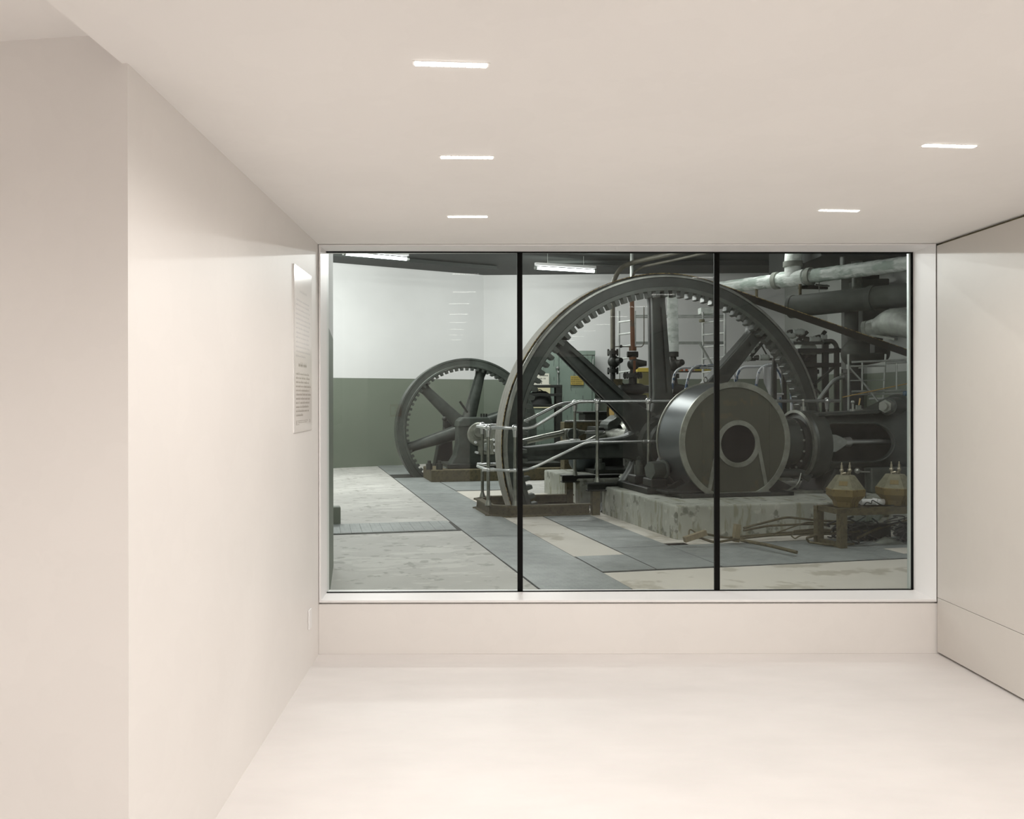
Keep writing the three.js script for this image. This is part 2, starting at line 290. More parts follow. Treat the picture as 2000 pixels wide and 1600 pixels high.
// strip lights in the ceiling
const lens = bx(-0.0095, 0.0095, -0.003, 0.001, -0.0135, 0.0135, 0.0015, 1);
const leftZ = [4.67, 3.52, 2.54, 1.42, 0.33, -0.8, -1.9, -3.0], rightZ = [4.53, 3.37, 2.28, 1.15, 0.05, -1.05, -2.15, -3.2];
function strip(x, Z, yaw, where, YC = x < -2 ? 2.683 : 2.5956) {
  const t = thing('ceiling_light', where, 'light', [x, YC, -Z], 'w', 'recessed strip lights of the white room'); t.rotation.y = yaw;
  piece(t, 'housing', bx(-0.113, 0.113, -0.0012, 0.004, -0.017, 0.017), m.room, [0, 0, 0]);
  for (let k = 0; k < 10; k++) piece(t, 'light_lens', lens, m.lampWarm, [(k - 4.5) * 0.0212, -0.001, 0]);
  const l = new THREE.SpotLight(WARM, ROOM_LIGHT, 0, 1.42, 0.5, 2); l.position.set(x, YC - 0.012, -Z); l.target.position.set(x, 0, -Z); l.shadow.radius = 0.4; l.castShadow = true; scene.add(l, l.target);
}
const ord = ['first', 'second', 'third', 'fourth', 'fifth', 'sixth', 'seventh', 'eighth'];
leftZ.forEach((Z, k) => strip([-0.05, -0.04, -0.075, -0.06, -0.06, -0.06, -0.06, -0.06][k], Z, [0.0, 0.03, 0.08][k] ?? 0.03, `unseen ceiling strip added to light the pier, ${ord[k]} from the window in the row by the pier`));
[1.1, 0.1, -0.9, -2.0].forEach((Z, k) => strip(-2.4, Z, 0.03, `unseen ceiling strip added to light the pier, ${ord[k]} from the pier in the side bay`));  // side-bay strips out of view, added to brighten the pier face
rightZ.forEach((Z, k) => strip([1.885, 1.83][k] ?? 1.85, Z, 0.1, `unseen ceiling strip added to light the pier, ${ord[k]} from the window in the row by the panelled wall`));

// text panel and cover plate on the wall by the window
{
  const cv = document.createElement('canvas'); cv.width = 512; cv.height = 960; const g = cv.getContext('2d');
  g.fillStyle = '#efe9e4'; g.fillRect(0, 0, 512, 960);
  const marks = (x0, x1, y, h, col) => { g.fillStyle = col; let x = x0; while (x < x1) { const w = rr(4, 9), up = rnd() < 0.25 ? h * 0.5 : 0; g.fillRect(x, y - up, Math.min(w, x1 - x) * 0.55, h + up); g.fillRect(x, y + h * 0.35, Math.min(w, x1 - x), h * 0.3); x += w + (rnd() < 0.2 ? 9 : 2.5); } };
  marks(150, 360, 130, 15, '#d2cdca');
  for (let k = 0; k < 13; k++) marks(40, k === 12 ? 320 : rr(420, 470), 190 + k * 27, 10, '#c9c3c3');  // upper title and lines inked paler, the glare put into their colour
  marks(115, 350, 560, 20, '#968d80');
  for (let k = 0; k < 11; k++) marks(40, k === 10 ? 240 : rr(400, 480), 617 + k * 24, 11, '#a0978b');
  g.fillStyle = '#a0978a'; g.fillRect(42, 892, 8, 26); marks(56, 380, 893, 5, '#a0978a'); marks(56, 350, 903, 5, '#a0978a'); marks(56, 130, 913, 5, '#a0978a'); g.fillRect(440, 893, 14, 5); g.fillRect(450, 898, 8, 8); g.fillRect(442, 906, 12, 5);
  const tx = new THREE.CanvasTexture(cv); tx.colorSpace = THREE.SRGBColorSpace;
  const t = thing('text_panel', 'tall glossy white text panel on the wall beside the window', 'panel', [XL + 0.006, 1.43, -5.02], 'w');
  part(t, 'board', bx(XL - 0.006, XL + 0.003, 1.43, 2.36, -5.27, -4.77, 0.0005), m.frame);
  const pg = new THREE.PlaneGeometry(0.498, 0.928); const o = mesh(pg, new THREE.MeshPhysicalMaterial({ map: tx, roughness: 0.12 }), 'print'); o.rotation.y = Math.PI / 2; o.position.set(-0.0022, 0.465, 0); t.add(o);
  const pl = thing('cover_plate', 'small white cover plate low on the wall beside the window', 'plate', [XL, 0.245, -5.2], 'w');
  part(pl, 'plate', bx(XL - 0.001, XL + 0.008, 0.245, 0.36, -5.235, -5.165, 0.003), m.frame); part(pl, 'screw', rod([XL + 0.006, 0.303, -5.2], [XL + 0.0095, 0.303, -5.2], 0.004), m.frame);
  const s = thing('wall_sign', 'small red and white sign on the dark wall behind the camera', 'sign', [-1.1, 1.3, 3.79], 'w');
  part(s, 'board', bx(-1.2, -1.0, 1.3, 1.52, 3.785, 3.8, 0.003), m.red); part(s, 'white_field', bx(-1.18, -1.11, 1.34, 1.48, 3.782, 3.786), m.white);
}

// ---------- the engine hall: shell ----------
const HC = 4.35;
{
  const hole = (b0, b1, a0, a1) => { const p = new THREE.Path(); p.moveTo(b0, -a0); p.lineTo(b0, -a1); p.lineTo(b1, -a1); p.lineTo(b1, -a0); p.closePath(); return p; };
  const s = new THREE.Shape([[-4.8, 5.79], [9.3, 5.79], [9.3, 20], [-4.8, 20]].map(([X, Z]) => { const q = ba(X, Z); return new THREE.Vector2(q[0], -q[1]); }));
  s.holes.push(hole(2.42, 6.92, -10.03, -10.93), hole(1.9, 4.4, -15.2, -15.75));
  const hf = structGroup('floor_hall', 'worn concrete floor of the engine hall with steel plates', 'floor', [2, 0, -11], 'm');
  part(hf, 'slab', new THREE.ExtrudeGeometry(s, { depth: 0.12, bevelEnabled: false }).rotateX(-Math.PI / 2).translate(0, -0.12, 0), m.flake);
  const pit = (b0, b1, a0, a1, d) => mrg([bx(b0 - 0.1, b1 + 0.1, -d - 0.1, -d, a1 - 0.1, a0 + 0.1), bx(b0 - 0.1, b0, -d, -0.12, a1, a0), bx(b1, b1 + 0.1, -d, -0.12, a1, a0), bx(b0, b1, -d, -0.12, a0, a0 + 0.1), bx(b0, b1, -d, -0.12, a1 - 0.1, a1)]);
  part(hf, 'wheel_pit', pit(2.42, 6.92, -10.03, -10.93, 1.6), m.pit); part(hf, 'wheel_pit', pit(1.9, 4.4, -15.2, -15.75, 0.8), m.pit);
  // pale smooth screed between the plates
  for (const [b0, b1, a0, a1] of [[2.45, 2.92, -12.85, -7.32], [3.5, 3.72, -12.3, -7.6], [3.5, 9, -7.95, -7.66], [2.92, 3.5, -12.85, -11.9]]) part(hf, 'screed', bx(b0, b1, 0, 0.0025, a0, a1), m.strip);
  { const e = (b) => (b * S - 5.8) / C; part(hf, 'screed', plan([[2.45, -6.58], [2.45, e(2.45)], [9, e(9)], [9, -6.58]], 0, 0.0025), m.strip); }
  part(hf, 'screed', bx(5.35, 6.4, 0.008, 0.0095, -7.05, -6.78), m.strip);
  // chequered steel plates on a dark bed
  const beds = [[1.78, 2.45, -18.1, -5.95], [2.45, 3.5, -15.1, -12.87], [2.92, 3.5, -11.0, -6.6], [2.45, 2.92, -7.31, -6.6], [3.5, 9.0, -7.65, -6.6]];
  for (const [b0, b1, a0, a1] of beds) part(hf, 'plate_bed', bx(b0, b1, 0, 0.0035, a0, a1), m.bed);
  const cols = [[1.785, 2.442, [-18.05, -16.6, -15.9]], [1.785, 2.442, [-15.15, -14.3, -13.42, -12.5, -11.25, -8.56, -7.18, -5.97]], [2.455, 3.49, [-15.05, -14.2, -13.5, -12.88]], [2.926, 3.495, [-11.0, -10.95]], [2.926, 3.495, [-9.85, -8.72, -7.63, -6.62]], [2.455, 2.915, [-7.3, -6.62]]];
  for (const [b0, b1, cuts] of cols) for (let k = 0; k + 1 < cuts.length; k++) { const t = rr(-0.0015, 0.0015); part(hf, 'floor_plate', bx(b0 + 0.003, b1 - 0.003, 0.003, 0.0085 + t, cuts[k] + 0.005, cuts[k + 1] - 0.005, 0.0015, 1), m.plate); }
  for (let b = 3.5; b < 8.9; b += 0.78) part(hf, 'floor_plate', bx(b + 0.003, b + 0.775, 0.003, 0.0085, -7.645, -6.605, 0.0015, 1), m.plate);
  // trench cover made of cross slats
  const N = 14;
  part(hf, 'plate_bed', bx(0.2, 1.775, 0, 0.003, -9.7, -9.03), m.bed);
  for (let k = 0; k < N; k++) { const b = 0.24 + k * 0.11; part(hf, 'trench_slat', bar([b, 0.009, -9.035], [b + 0.02, 0.009, -9.695], 0.1075, 0.014), m.plate); }
}
struct('ceiling_hall', 'dark painted ceiling of the engine hall', 'ceiling', bx(-4.7, 9.3, HC, HC + 0.2, -20, -5.5), m.hallCeil);
const dadoTop = 2.035;
function hallWall(name, label, pts, y1 = HC, band = dadoTop, paint = m.hallWhite) {   // plan polygon; green up to the band, white above
  const t = structGroup(name, label, 'wall', [pts[0][0], 0, pts[0][1]]);
  part(t, 'white_upper', plan(pts, band, y1), paint); part(t, 'green_dado', plan(pts, 0, band), m.dado, 'grey-green painted lower band'); return t;
}
const cX = 0.148, cZ = -19.3;
hallWall('wall_hall_back', 'white hall wall with green dado behind the small flywheel', [[-4.6, -16.45], [cX, cZ], [cX, cZ - 0.3], [-4.8, -16.75]]);
hallWall('wall_hall_end', 'white and green hall wall behind the cabinet and pipes', [[cX, cZ], [6.9, cZ + 0.3], [6.9, cZ - 0.2], [cX, cZ - 0.3]]);
hallWall('wall_hall_pipe', 'white hall wall behind the large pipes, dim light put into its grey', [[6.72, -13.1], [6.72, -19.4], [7.0, -19.4], [7.0, -13.1]], HC, dadoTop, m.hallWhiteDim);
hallWall('wall_hall_recess', 'hall wall beside the belt pulley', [[6.72, -13.1], [9.3, -13.1], [9.3, -13.4], [6.72, -13.4]], HC, dadoTop, m.hallWhiteDim);
hallWall('wall_hall_right', 'long hall wall beyond the window jamb', [[9.0, -13.2], [9.0, -5.5], [9.3, -5.5], [9.3, -13.2]]);
hallWall('wall_hall_left', 'white hall wall with green dado running to the back', [[-4.6, -7.28], [-4.6, -16.9], [-4.8, -16.9], [-4.8, -7.28]]);
hallWall('wall_hall_splay', 'splayed end of wall with green dado just inside the window', [[-1.0, -5.815], [-1.204, -7.28], [-4.8, -7.28], [-4.8, -5.815]], HC, 2.115);
struct('wall_hall_front', 'white wall around the window seen from the hall', 'wall', mrg([bx(-4.8, 9.3, 2.6, HC + 0.1, -5.81, -5.6), bx(2.93, 9.3, 0, 2.6, -5.81, -5.6), bx(-4.8, -1.0, 0, 2.6, -5.815, -5.6), bx(-1.0, 2.94, -0.1, 0.3, -5.81, -5.75)]), m.hallWhite);
struct('trim_1', 'dark steel beam under the hall ceiling', 'beam', mrg([bar([-4.5, 4.28, -15.2], [0.4, 4.28, -18.0], 0.16, 0.02), bar([-4.5, 4.32, -15.2], [0.4, 4.32, -18.0], 0.02, 0.08)]), m.hallCeil);
struct('trim_2', 'second dark beam under the hall ceiling above the big pipe', 'beam', mrg([bx(1.4, 6.7, 4.24, 4.26, -17.4, -17.2), bx(1.4, 6.7, 4.24, HC, -17.31, -17.29)]), m.hallCeil);
{
  struct('trim_6', 'dark downstand over the large pipes under the hall ceiling', 'beam', bx(5.1, 6.72, 3.72, HC, -15.2, -12.9), m.hallCeil);
  const p = fl(657, 1025); const k = structGroup('trim_3', 'low greenish kerb block at the end of the trench cover', 'kerb', [p[0], 0, p[2]], 'm');
  part(k, 'block', bx(p[0] - 0.3, p[0] + 0.045, 0, 0.2, p[2] - 0.12, p[2] + 0.02, 0.015), m.dado);
}

// fluorescent tubes under the hall ceiling
function tubeLight(p, q, label, power = 1) {
  const d = V(q).sub(V(p)), L = d.length(), c = V(p).add(V(q)).multiplyScalar(0.5);
  const t = thing('tube_light', label, 'light', [c.x, c.y - 0.03, c.z], 'w', 'fluorescent tubes of the hall');
  const u = d.clone().normalize();
  part(t, 'tray', bar([p[0], p[1] + 0.075, p[2]], [q[0], q[1] + 0.075, q[2]], 0.07, 0.05), m.white);
  part(t, 'tube', rod(V(p).addScaledVector(u, 0.03).toArray(), V(q).addScaledVector(u, -0.03).toArray(), 0.028, 0.028, 16), m.lampCool);
  for (const e of [p, q]) part(t, 'end_cap', rod(V(e).addScaledVector(u, e === p ? -0.015 : 0.015).toArray(), V(e).addScaledVector(u, e === p ? 0.03 : -0.03).toArray(), 0.031), m.galv);
  for (const s of [0.2, 0.8]) { const h = V(p).lerp(V(q), s); part(t, 'hanger', rod([h.x, h.y + 0.09, h.z], [h.x, HC, h.z], 0.006), m.galv); }
  for (const side of [-1, 1]) {   // the tube shines down to both sides
    const yaw = -Math.atan2(d.z, d.x), l = new THREE.RectAreaLight(COOL, HALL_LIGHT * power, L - 0.06, 0.05); l.rotation.order = 'YXZ'; l.rotation.set(-Math.PI / 2 + side * 0.9, yaw, 0);
    l.position.set(c.x, c.y, c.z).add(new THREE.Vector3(0, 0, -1).applyEuler(l.rotation).multiplyScalar(0.036)); l.castShadow = true; scene.add(l);
  }
}
tubeLight(W(1046, 523.5, 16.3), W(1163, 530.5, 16.85), 'fluorescent tube above the cabinet beside the big flywheel', 1.2);
tubeLight(W(672, 495, 14.5), W(797, 506, 15.2), 'fluorescent tube above the plain white wall by the window edge', 1.5);
const YT = 4.05;
for (const [x, z, w, pw] of [[-3.4, -14.6, 'beyond the splayed wall end', 1.5], [-2.6, -11.8, 'over the concrete floor before the white wall', 1.2], [-0.2, -8.4, 'over the steel floor plates near the window', 1], [0.5, -14.2, 'over the floor plates beside the big flywheel', 1.4], [3.6, -7.4, 'over the concrete plinth near the window', 0.75], [4.4, -13.4, 'over the pipes behind the big flywheel', 0.2]])
  tubeLight([x - 0.62, YT, z], [x + 0.62, YT, z], 'fluorescent tube hanging ' + w, pw);
// ---------- the big flywheel engine ----------
const pl = (a, pts) => pts.map(([x, y]) => on(x, y, a).slice(0, 2));
const rot = (g, z) => g.rotateZ(z);
const WB = 4.67, WY = 0.81, WA = -10.15;            // hub of the big flywheel and its front face
{
  const t = thing('flywheel', 'huge dark eight-spoked flywheel with toothed inner rim and bright tread', 'flywheel', [WB, 0, WA - 0.28]);
  const L = (p, seg = 180) => lathe(p, 'z', [WB, WY, 0], seg);
  part(t, 'rim', L([[1.985, WA], [1.99, WA - 0.018], [2.1, WA - 0.018], [2.106, WA]]), m.iron);
  part(t, 'rim_back', L([[2.12, WA - 0.42], [2.03, WA - 0.42], [1.96, WA - 0.3], [1.945, WA - 0.13]]), m.iron);
  part(t, 'tread', L([[2.106, WA], [2.13, WA], [2.146, WA - 0.02], [2.152, WA - 0.2], [2.14, WA - 0.4], [2.12, WA - 0.42]]), m.rim, 'bright worn outer running surface');
  part(t, 'gear_ring', L([[1.945, WA - 0.13], [1.93, WA - 0.125], [1.93, WA - 0.01], [1.94, WA], [1.985, WA]]), m.ironGrey);
  const NT = 108, tooth = ext([[-0.031, 0.012], [-0.024, -0.07], [-0.018, -0.076], [0.018, -0.076], [0.024, -0.07], [0.031, 0.012]], 0.12, 0.004);
  for (let k = 0; k < NT; k++) { const a = (k + 0.5) / NT * Math.PI * 2; piece(t, 'tooth', tooth, m.ironGrey, [-1.935 * Math.sin(a), WY + 1.935 * Math.cos(a), 0.158], [0, 0, a]); }
  const sp = (x) => { const o = new THREE.Shape(); o.moveTo(-0.24, 0.3); o.quadraticCurveTo(-0.13, 0.5, -0.125, 0.7); o.lineTo(-0.088, 1.8); o.quadraticCurveTo(-0.088, 1.9, -0.14, 1.95); o.lineTo(0.14, 1.95); o.quadraticCurveTo(0.088, 1.9, 0.088, 1.8); o.lineTo(0.125, 0.7); o.quadraticCurveTo(0.13, 0.5, 0.24, 0.3); o.closePath(); return o; };
  const slot = () => { const h = new THREE.Path(); h.moveTo(-0.07, 0.68); h.lineTo(-0.048, 1.72); h.absarc(0, 1.72, 0.048, Math.PI, 0, true); h.lineTo(0.07, 0.68); h.absarc(0, 0.68, 0.07, 0, -Math.PI, true); return h; };
  const o1 = sp(); o1.holes.push(slot());
  const spoke = boxUV(mrg([ext(o1, 0.19, 0.018).translate(0, 0, -0.095), ext(sp(), 0.1, 0.02).translate(0, 0, -0.05)]));
  for (let k = 0; k < 8; k++) piece(t, 'spoke', spoke, m.iron, [0, WY, 0.06], [0, 0, (3 + k * 45 - 90) * Math.PI / 180]);
  part(t, 'hub', L([[0.0001, WA + 0.08], [0.3, WA + 0.08], [0.33, WA + 0.05], [0.34, WA - 0.1], [0.46, WA - 0.16], [0.48, WA - 0.2], [0.48, WA - 0.4], [0.46, WA - 0.44], [0.34, WA - 0.5], [0.34, WA - 0.7], [0.0001, WA - 0.7]], 48), m.iron);
  for (let k = 0; k < 8; k++) { const a = (k * 45 + 25) * Math.PI / 180; part(t, 'hub_bolt', hexn([WB + 0.41 * Math.cos(a), WY + 0.41 * Math.sin(a), WA - 0.16], [0, 0, 1], 0.035, 0.04), m.ironGrey); }
  part(t, 'shaft', rod([WB, WY, -9.2], [WB, WY, -12.2], 0.15, 0.15, 28), m.steelDull);
}
{ // flat belt over the flywheel and a pulley out of sight
  const pr = 0.33, R = 2.158, line = [[5.9, 2.734], [8.194, 2.061]], dx = line[1][0] - line[0][0], dy = line[1][1] - line[0][1], dl = Math.hypot(dx, dy), n = [-dy / dl, dx / dl];
  const T0 = [WB + n[0] * R, WY + n[1] * R], s = (9.25 - T0[0]) / dx * dl, PC = [T0[0] + dx / dl * s - n[0] * pr, T0[1] + dy / dl * s - n[1] * pr];
  const dc = Math.hypot(PC[0] - WB, PC[1] - WY), base = Math.atan2(PC[1] - WY, PC[0] - WB), off = Math.acos((R - pr) / dc);
  const run = (e) => { const pts = []; for (let k = 0; k <= 90; k++) { const a = base + off + (2 * Math.PI - 2 * off) * k / 90; pts.push([WB + (R + e) * Math.cos(a), WY + (R + e) * Math.sin(a)]); }
    for (let k = 0; k <= 16; k++) { const a = base - off + 2 * off * k / 16; pts.push([PC[0] + (pr + e) * Math.cos(a), PC[1] + (pr + e) * Math.sin(a)]); } return pts; };
  const outer = run(0.009), inner = run(0), a0 = WA - 0.075, a1 = WA - 0.405;
  const sheet = (A, za, B, zb) => { const p = []; for (let k = 0; k < A.length; k++) { const j = (k + 1) % A.length; p.push(A[k][0], A[k][1], za, A[j][0], A[j][1], za, B[k][0], B[k][1], zb, A[j][0], A[j][1], za, B[j][0], B[j][1], zb, B[k][0], B[k][1], zb); } const g = new THREE.BufferGeometry(); g.setAttribute('position', new THREE.Float32BufferAttribute(p, 3)); g.computeVertexNormals(); return g; };
  const t = thing('drive_belt', 'wide brown flat belt running down from the big flywheel', 'belt', [WB, -1.4, WA - 0.36]);
  part(t, 'belt_face', sheet(outer, a0, outer, a1), m.belt, 'pale worn outer face'); part(t, 'belt_underside', mrg([sheet(inner, a0, inner, a1), sheet(outer, a1, inner, a1)]), m.beltIn); part(t, 'belt_edge', sheet(outer, a0, inner, a0), m.beltE, 'frayed golden-brown edge');
  const q = thing('belt_pulley', 'small motor pulley driven by the flat belt', 'pulley', [PC[0], PC[1] - pr, WA - 0.36]);
  part(q, 'pulley_rim', lathe([[0.0001, WA - 0.03], [pr, WA - 0.03], [pr - 0.001, WA - 0.45], [0.0001, WA - 0.45]], 'z', [PC[0], PC[1], 0]), m.ironGrey);
  const st = thing('motor_stand', 'steel stand carrying the belt pulley shaft', 'stand', [PC[0], 0, WA - 0.9]);
  part(st, 'bearing', disc(0.12, 0.16, 'z', [PC[0], PC[1], WA - 0.9]), m.ironDark); part(st, 'column', bx(PC[0] - 0.12, PC[0] + 0.12, 0.03, PC[1], WA - 0.9, WA - 0.74, 0.01), m.ironDark); part(st, 'foot_plate', bx(PC[0] - 0.3, PC[0] + 0.3, 0, 0.03, WA - 1.1, WA - 0.6), m.ironDark); part(st, 'axle', rod([PC[0], PC[1], WA - 0.16], [PC[0], PC[1], WA - 0.88], 0.04), m.steelDull);
}
{ // concrete plinth with the slot for the wheel
  const t = structGroup('plinth', 'stained concrete engine plinth with a slot for the flywheel', 'plinth', [6, 0, -10], 'm');
  const sh = new THREE.Shape(); const P = (b, a) => [b, -a];
  sh.moveTo(...P(3.84, -7.95)); sh.quadraticCurveTo(...P(3.72, -7.95), ...P(3.72, -8.08)); sh.lineTo(...P(3.7, -9.98)); sh.lineTo(...P(3.76, -10.04)); sh.lineTo(...P(6.92, -10.04)); sh.lineTo(...P(6.92, -10.92)); sh.lineTo(...P(3.74, -10.92)); sh.lineTo(...P(3.7, -10.97)); sh.lineTo(...P(3.68, -12.33)); sh.quadraticCurveTo(...P(3.68, -12.43), ...P(3.78, -12.43)); sh.lineTo(...P(8.9, -12.43)); sh.lineTo(...P(8.9, -7.95)); sh.closePath();
  const g = new THREE.ExtrudeGeometry(sh, { depth: 0.31, bevelEnabled: true, bevelThickness: 0.022, bevelSize: 0.02, bevelOffset: -0.02, bevelSegments: 3, curveSegments: 8 }).rotateX(-Math.PI / 2).translate(0, 0.006, 0);
  part(t, 'block', g, m.plinth);
}
const PT = 0.34;
{ // crank guard
  const b = 4.69, y = 0.925, R = 0.645, f = -8.56, k = -9.16, cut = 0.37;
  const t = thing('crank_guard', 'big round sheet-steel crank guard with central hole on the plinth', 'guard', [b, PT, (f + k) / 2]);
  const al = Math.asin((y - cut) / R), shell = (r, a0, a1) => { const p = []; const N = 84; for (let i = 0; i < N; i++) { const A = -al + (Math.PI + 2 * al) * i / N, B = -al + (Math.PI + 2 * al) * (i + 1) / N; const q = (T, a) => [b + r * Math.cos(T), y + r * Math.sin(T), a]; p.push(...q(A, a0), ...q(B, a1), ...q(B, a0), ...q(A, a0), ...q(A, a1), ...q(B, a1)); } const g = new THREE.BufferGeometry(); g.setAttribute('position', new THREE.Float32BufferAttribute(p, 3)); const n = []; for (let i = 0; i < p.length; i += 3) { const v = new THREE.Vector3(p[i] - b, p[i + 1] - y, 0).normalize(); n.push(v.x, v.y, 0); } g.setAttribute('normal', new THREE.Float32BufferAttribute(n, 3)); return g; };
  part(t, 'shell', mrg([shell(R - 0.008, f - 0.01, k + 0.01), shell(R - 0.02, f - 0.01, k + 0.01)]), m.shell, 'dark polished curved sheet');
  const arc = (r0, r1, d) => { const s = new THREE.Shape(); const a0 = -Math.asin((y - cut) / r1), a1 = Math.PI - a0; s.absarc(0, 0, r1, a0, a1, false); s.absarc(0, 0, r0, Math.PI + Math.asin((y - cut) / r0), -Math.asin((y - cut) / r0), true); return new THREE.ExtrudeGeometry(s, { depth: d, bevelEnabled: true, bevelSize: 0.002, bevelThickness: 0.002, bevelSegments: 1, curveSegments: 48 }).translate(b, y, 0); };
  part(t, 'rim_strip', arc(R - 0.055, R + 0.002, 0.02).translate(0, 0, f - 0.016), m.stripSteel, 'bright steel edging'); part(t, 'rim_strip', arc(R - 0.035, R + 0.004, 0.016).translate(0, 0, k), m.stripSteel);
  // front sheet in three panels with a round hole
  const face = (x0, x1, hole) => { const s = new THREE.Shape(), r = R - 0.03, pts = []; const N = 40; const yb = cut - y;
    for (let i = 0; i <= N; i++) { const x = x0 + (x1 - x0) * i / N; pts.push([x, Math.sqrt(Math.max(r * r - x * x, 0))]); }
    for (let i = N; i >= 0; i--) { const x = x0 + (x1 - x0) * i / N; pts.push([x, Math.max(yb, -Math.sqrt(Math.max(r * r - x * x, 0)))]); }
    s.setFromPoints(pts.map((p) => new THREE.Vector2(...p))); if (hole) { const h = new THREE.Path(); h.absarc(0.03, -0.02, 0.205, 0, Math.PI * 2, true); s.holes.push(h); }
    return new THREE.ExtrudeGeometry(s, { depth: 0.008, bevelEnabled: false, curveSegments: 40 }).translate(b, y, f - 0.018); };
  part(t, 'front_sheet', face(-0.38, 0.405, true), m.olive); part(t, 'front_sheet', face(-R + 0.031, -0.383, false), m.olive); part(t, 'front_sheet', face(0.408, R - 0.031, false), m.olive);
  part(t, 'back_sheet', new THREE.CircleGeometry(R - 0.03, 48).translate(b, y + 0.02, k + 0.02), m.ironDark);
  const rg = new THREE.Shape(); rg.absarc(0, 0, 0.252, 0, Math.PI * 2); const rh = new THREE.Path(); rh.absarc(0, 0, 0.205, 0, Math.PI * 2, true); rg.holes.push(rh);
  part(t, 'hole_ring', new THREE.ExtrudeGeometry(rg, { depth: 0.012, bevelEnabled: true, bevelSize: 0.002, bevelThickness: 0.002, bevelSegments: 1, curveSegments: 48 }).translate(b + 0.03, y - 0.02, f - 0.008), m.stripSteel);
  part(t, 'brace_strip', bar([b - 0.2, y - 0.02, f - 0.002], [b - 0.315, cut + 0.01, f - 0.002], 0.04, 0.012, [0, 0, 1]), m.stripSteel); part(t, 'brace_strip', bar([b + 0.255, y + 0.03, f - 0.002], [b + 0.375, cut + 0.01, f - 0.002], 0.04, 0.012, [0, 0, 1]), m.stripSteel);
  part(t, 'bottom_strip', bx(b - 0.33, b + 0.41, cut - 0.005, cut + 0.018, f - 0.01, f + 0.003), m.stripSteel);
  part(t, 'lifting_eye', new THREE.TorusGeometry(0.028, 0.007, 8, 18).rotateY(0.4).translate(b - 0.2, y + R + 0.03, k + 0.3), m.steelDull);
  part(t, 'base_plate', bx(b - 0.66, b + 0.66, PT, PT + 0.04, k - 0.05, f + 0.06, 0.006), m.ironDark);
  part(t, 'wedge_bracket', ext([[b - 0.72, PT + 0.05], [b - 0.3, PT + 0.05], [b - 0.45, PT + 0.19]], 0.03, 0.003).translate(0, 0, f - 0.12), m.ironDark); part(t, 'wedge_bracket', ext([[b - 0.72, PT + 0.05], [b - 0.3, PT + 0.05], [b - 0.45, PT + 0.19]], 0.03, 0.003).translate(0, 0, f - 0.32), m.ironDark);
  part(t, 'foot_plate', bx(b - 0.76, b - 0.3, PT + 0.04, PT + 0.065, f - 0.36, f - 0.04, 0.004), m.ironDark);
  part(t, 'wedge_bracket', ext([[b + 0.45, PT + 0.04], [b + 0.84, PT + 0.04], [b + 0.5, PT + 0.2]], 0.2, 0.004).translate(0, 0, f - 0.35), m.ironDark);
  part(t, 'crank_disc', disc(0.55, 0.12, 'z', [b, y - 0.0, k + 0.06], 40), m.ironDark);
}
{ // main bearing with its studs, left of the guard
  const t = thing('main_bearing', 'dark main bearing block with large studs on the plinth', 'bearing', [4.0, PT, -9.3]);
  part(t, 'sole_plate', bx(3.84, 4.5, PT, PT + 0.07, -9.85, -8.95, 0.01), m.ironDark); part(t, 'pedestal', ext([[4.12, PT + 0.06], [5.2, PT + 0.06], [5.0, 0.75], [4.34, 0.75]], 0.42, 0.02).translate(0, 0, -9.72), m.ironDark); part(t, 'cap', disc(0.34, 0.42, 'z', [WB, WY, -9.72], 36, 0.03), m.ironDark);
  for (const [bb, aa] of [[3.98, -9.5], [3.99, -9.08]]) { part(t, 'stud_boss', bx(bb - 0.1, bb + 0.1, PT + 0.07, PT + 0.17, aa - 0.12, aa + 0.12, 0.02), m.ironDark); part(t, 'stud', mrg([orient(new THREE.CylinderGeometry(0.062, 0.062, 0.11, 6), [bb, PT + 0.225, aa], [0, 1, 0]), rod([bb, PT + 0.27, aa], [bb, PT + 0.33, aa], 0.036)]), m.ironGrey); }
  part(t, 'side_nut', mrg([orient(new THREE.CylinderGeometry(0.1, 0.1, 0.16, 6), [3.97, 0.6, -9.02], [-1, 0, 0.25]), orient(new THREE.CylinderGeometry(0.115, 0.115, 0.02, 24), [4.06, 0.6, -9.03], [-1, 0, 0.25])]), m.ironGrey);
  part(t, 'tie_arm', rod([4.0, 0.6, -9.02], [4.45, 0.64, -9.12], 0.055), m.ironDark);
}
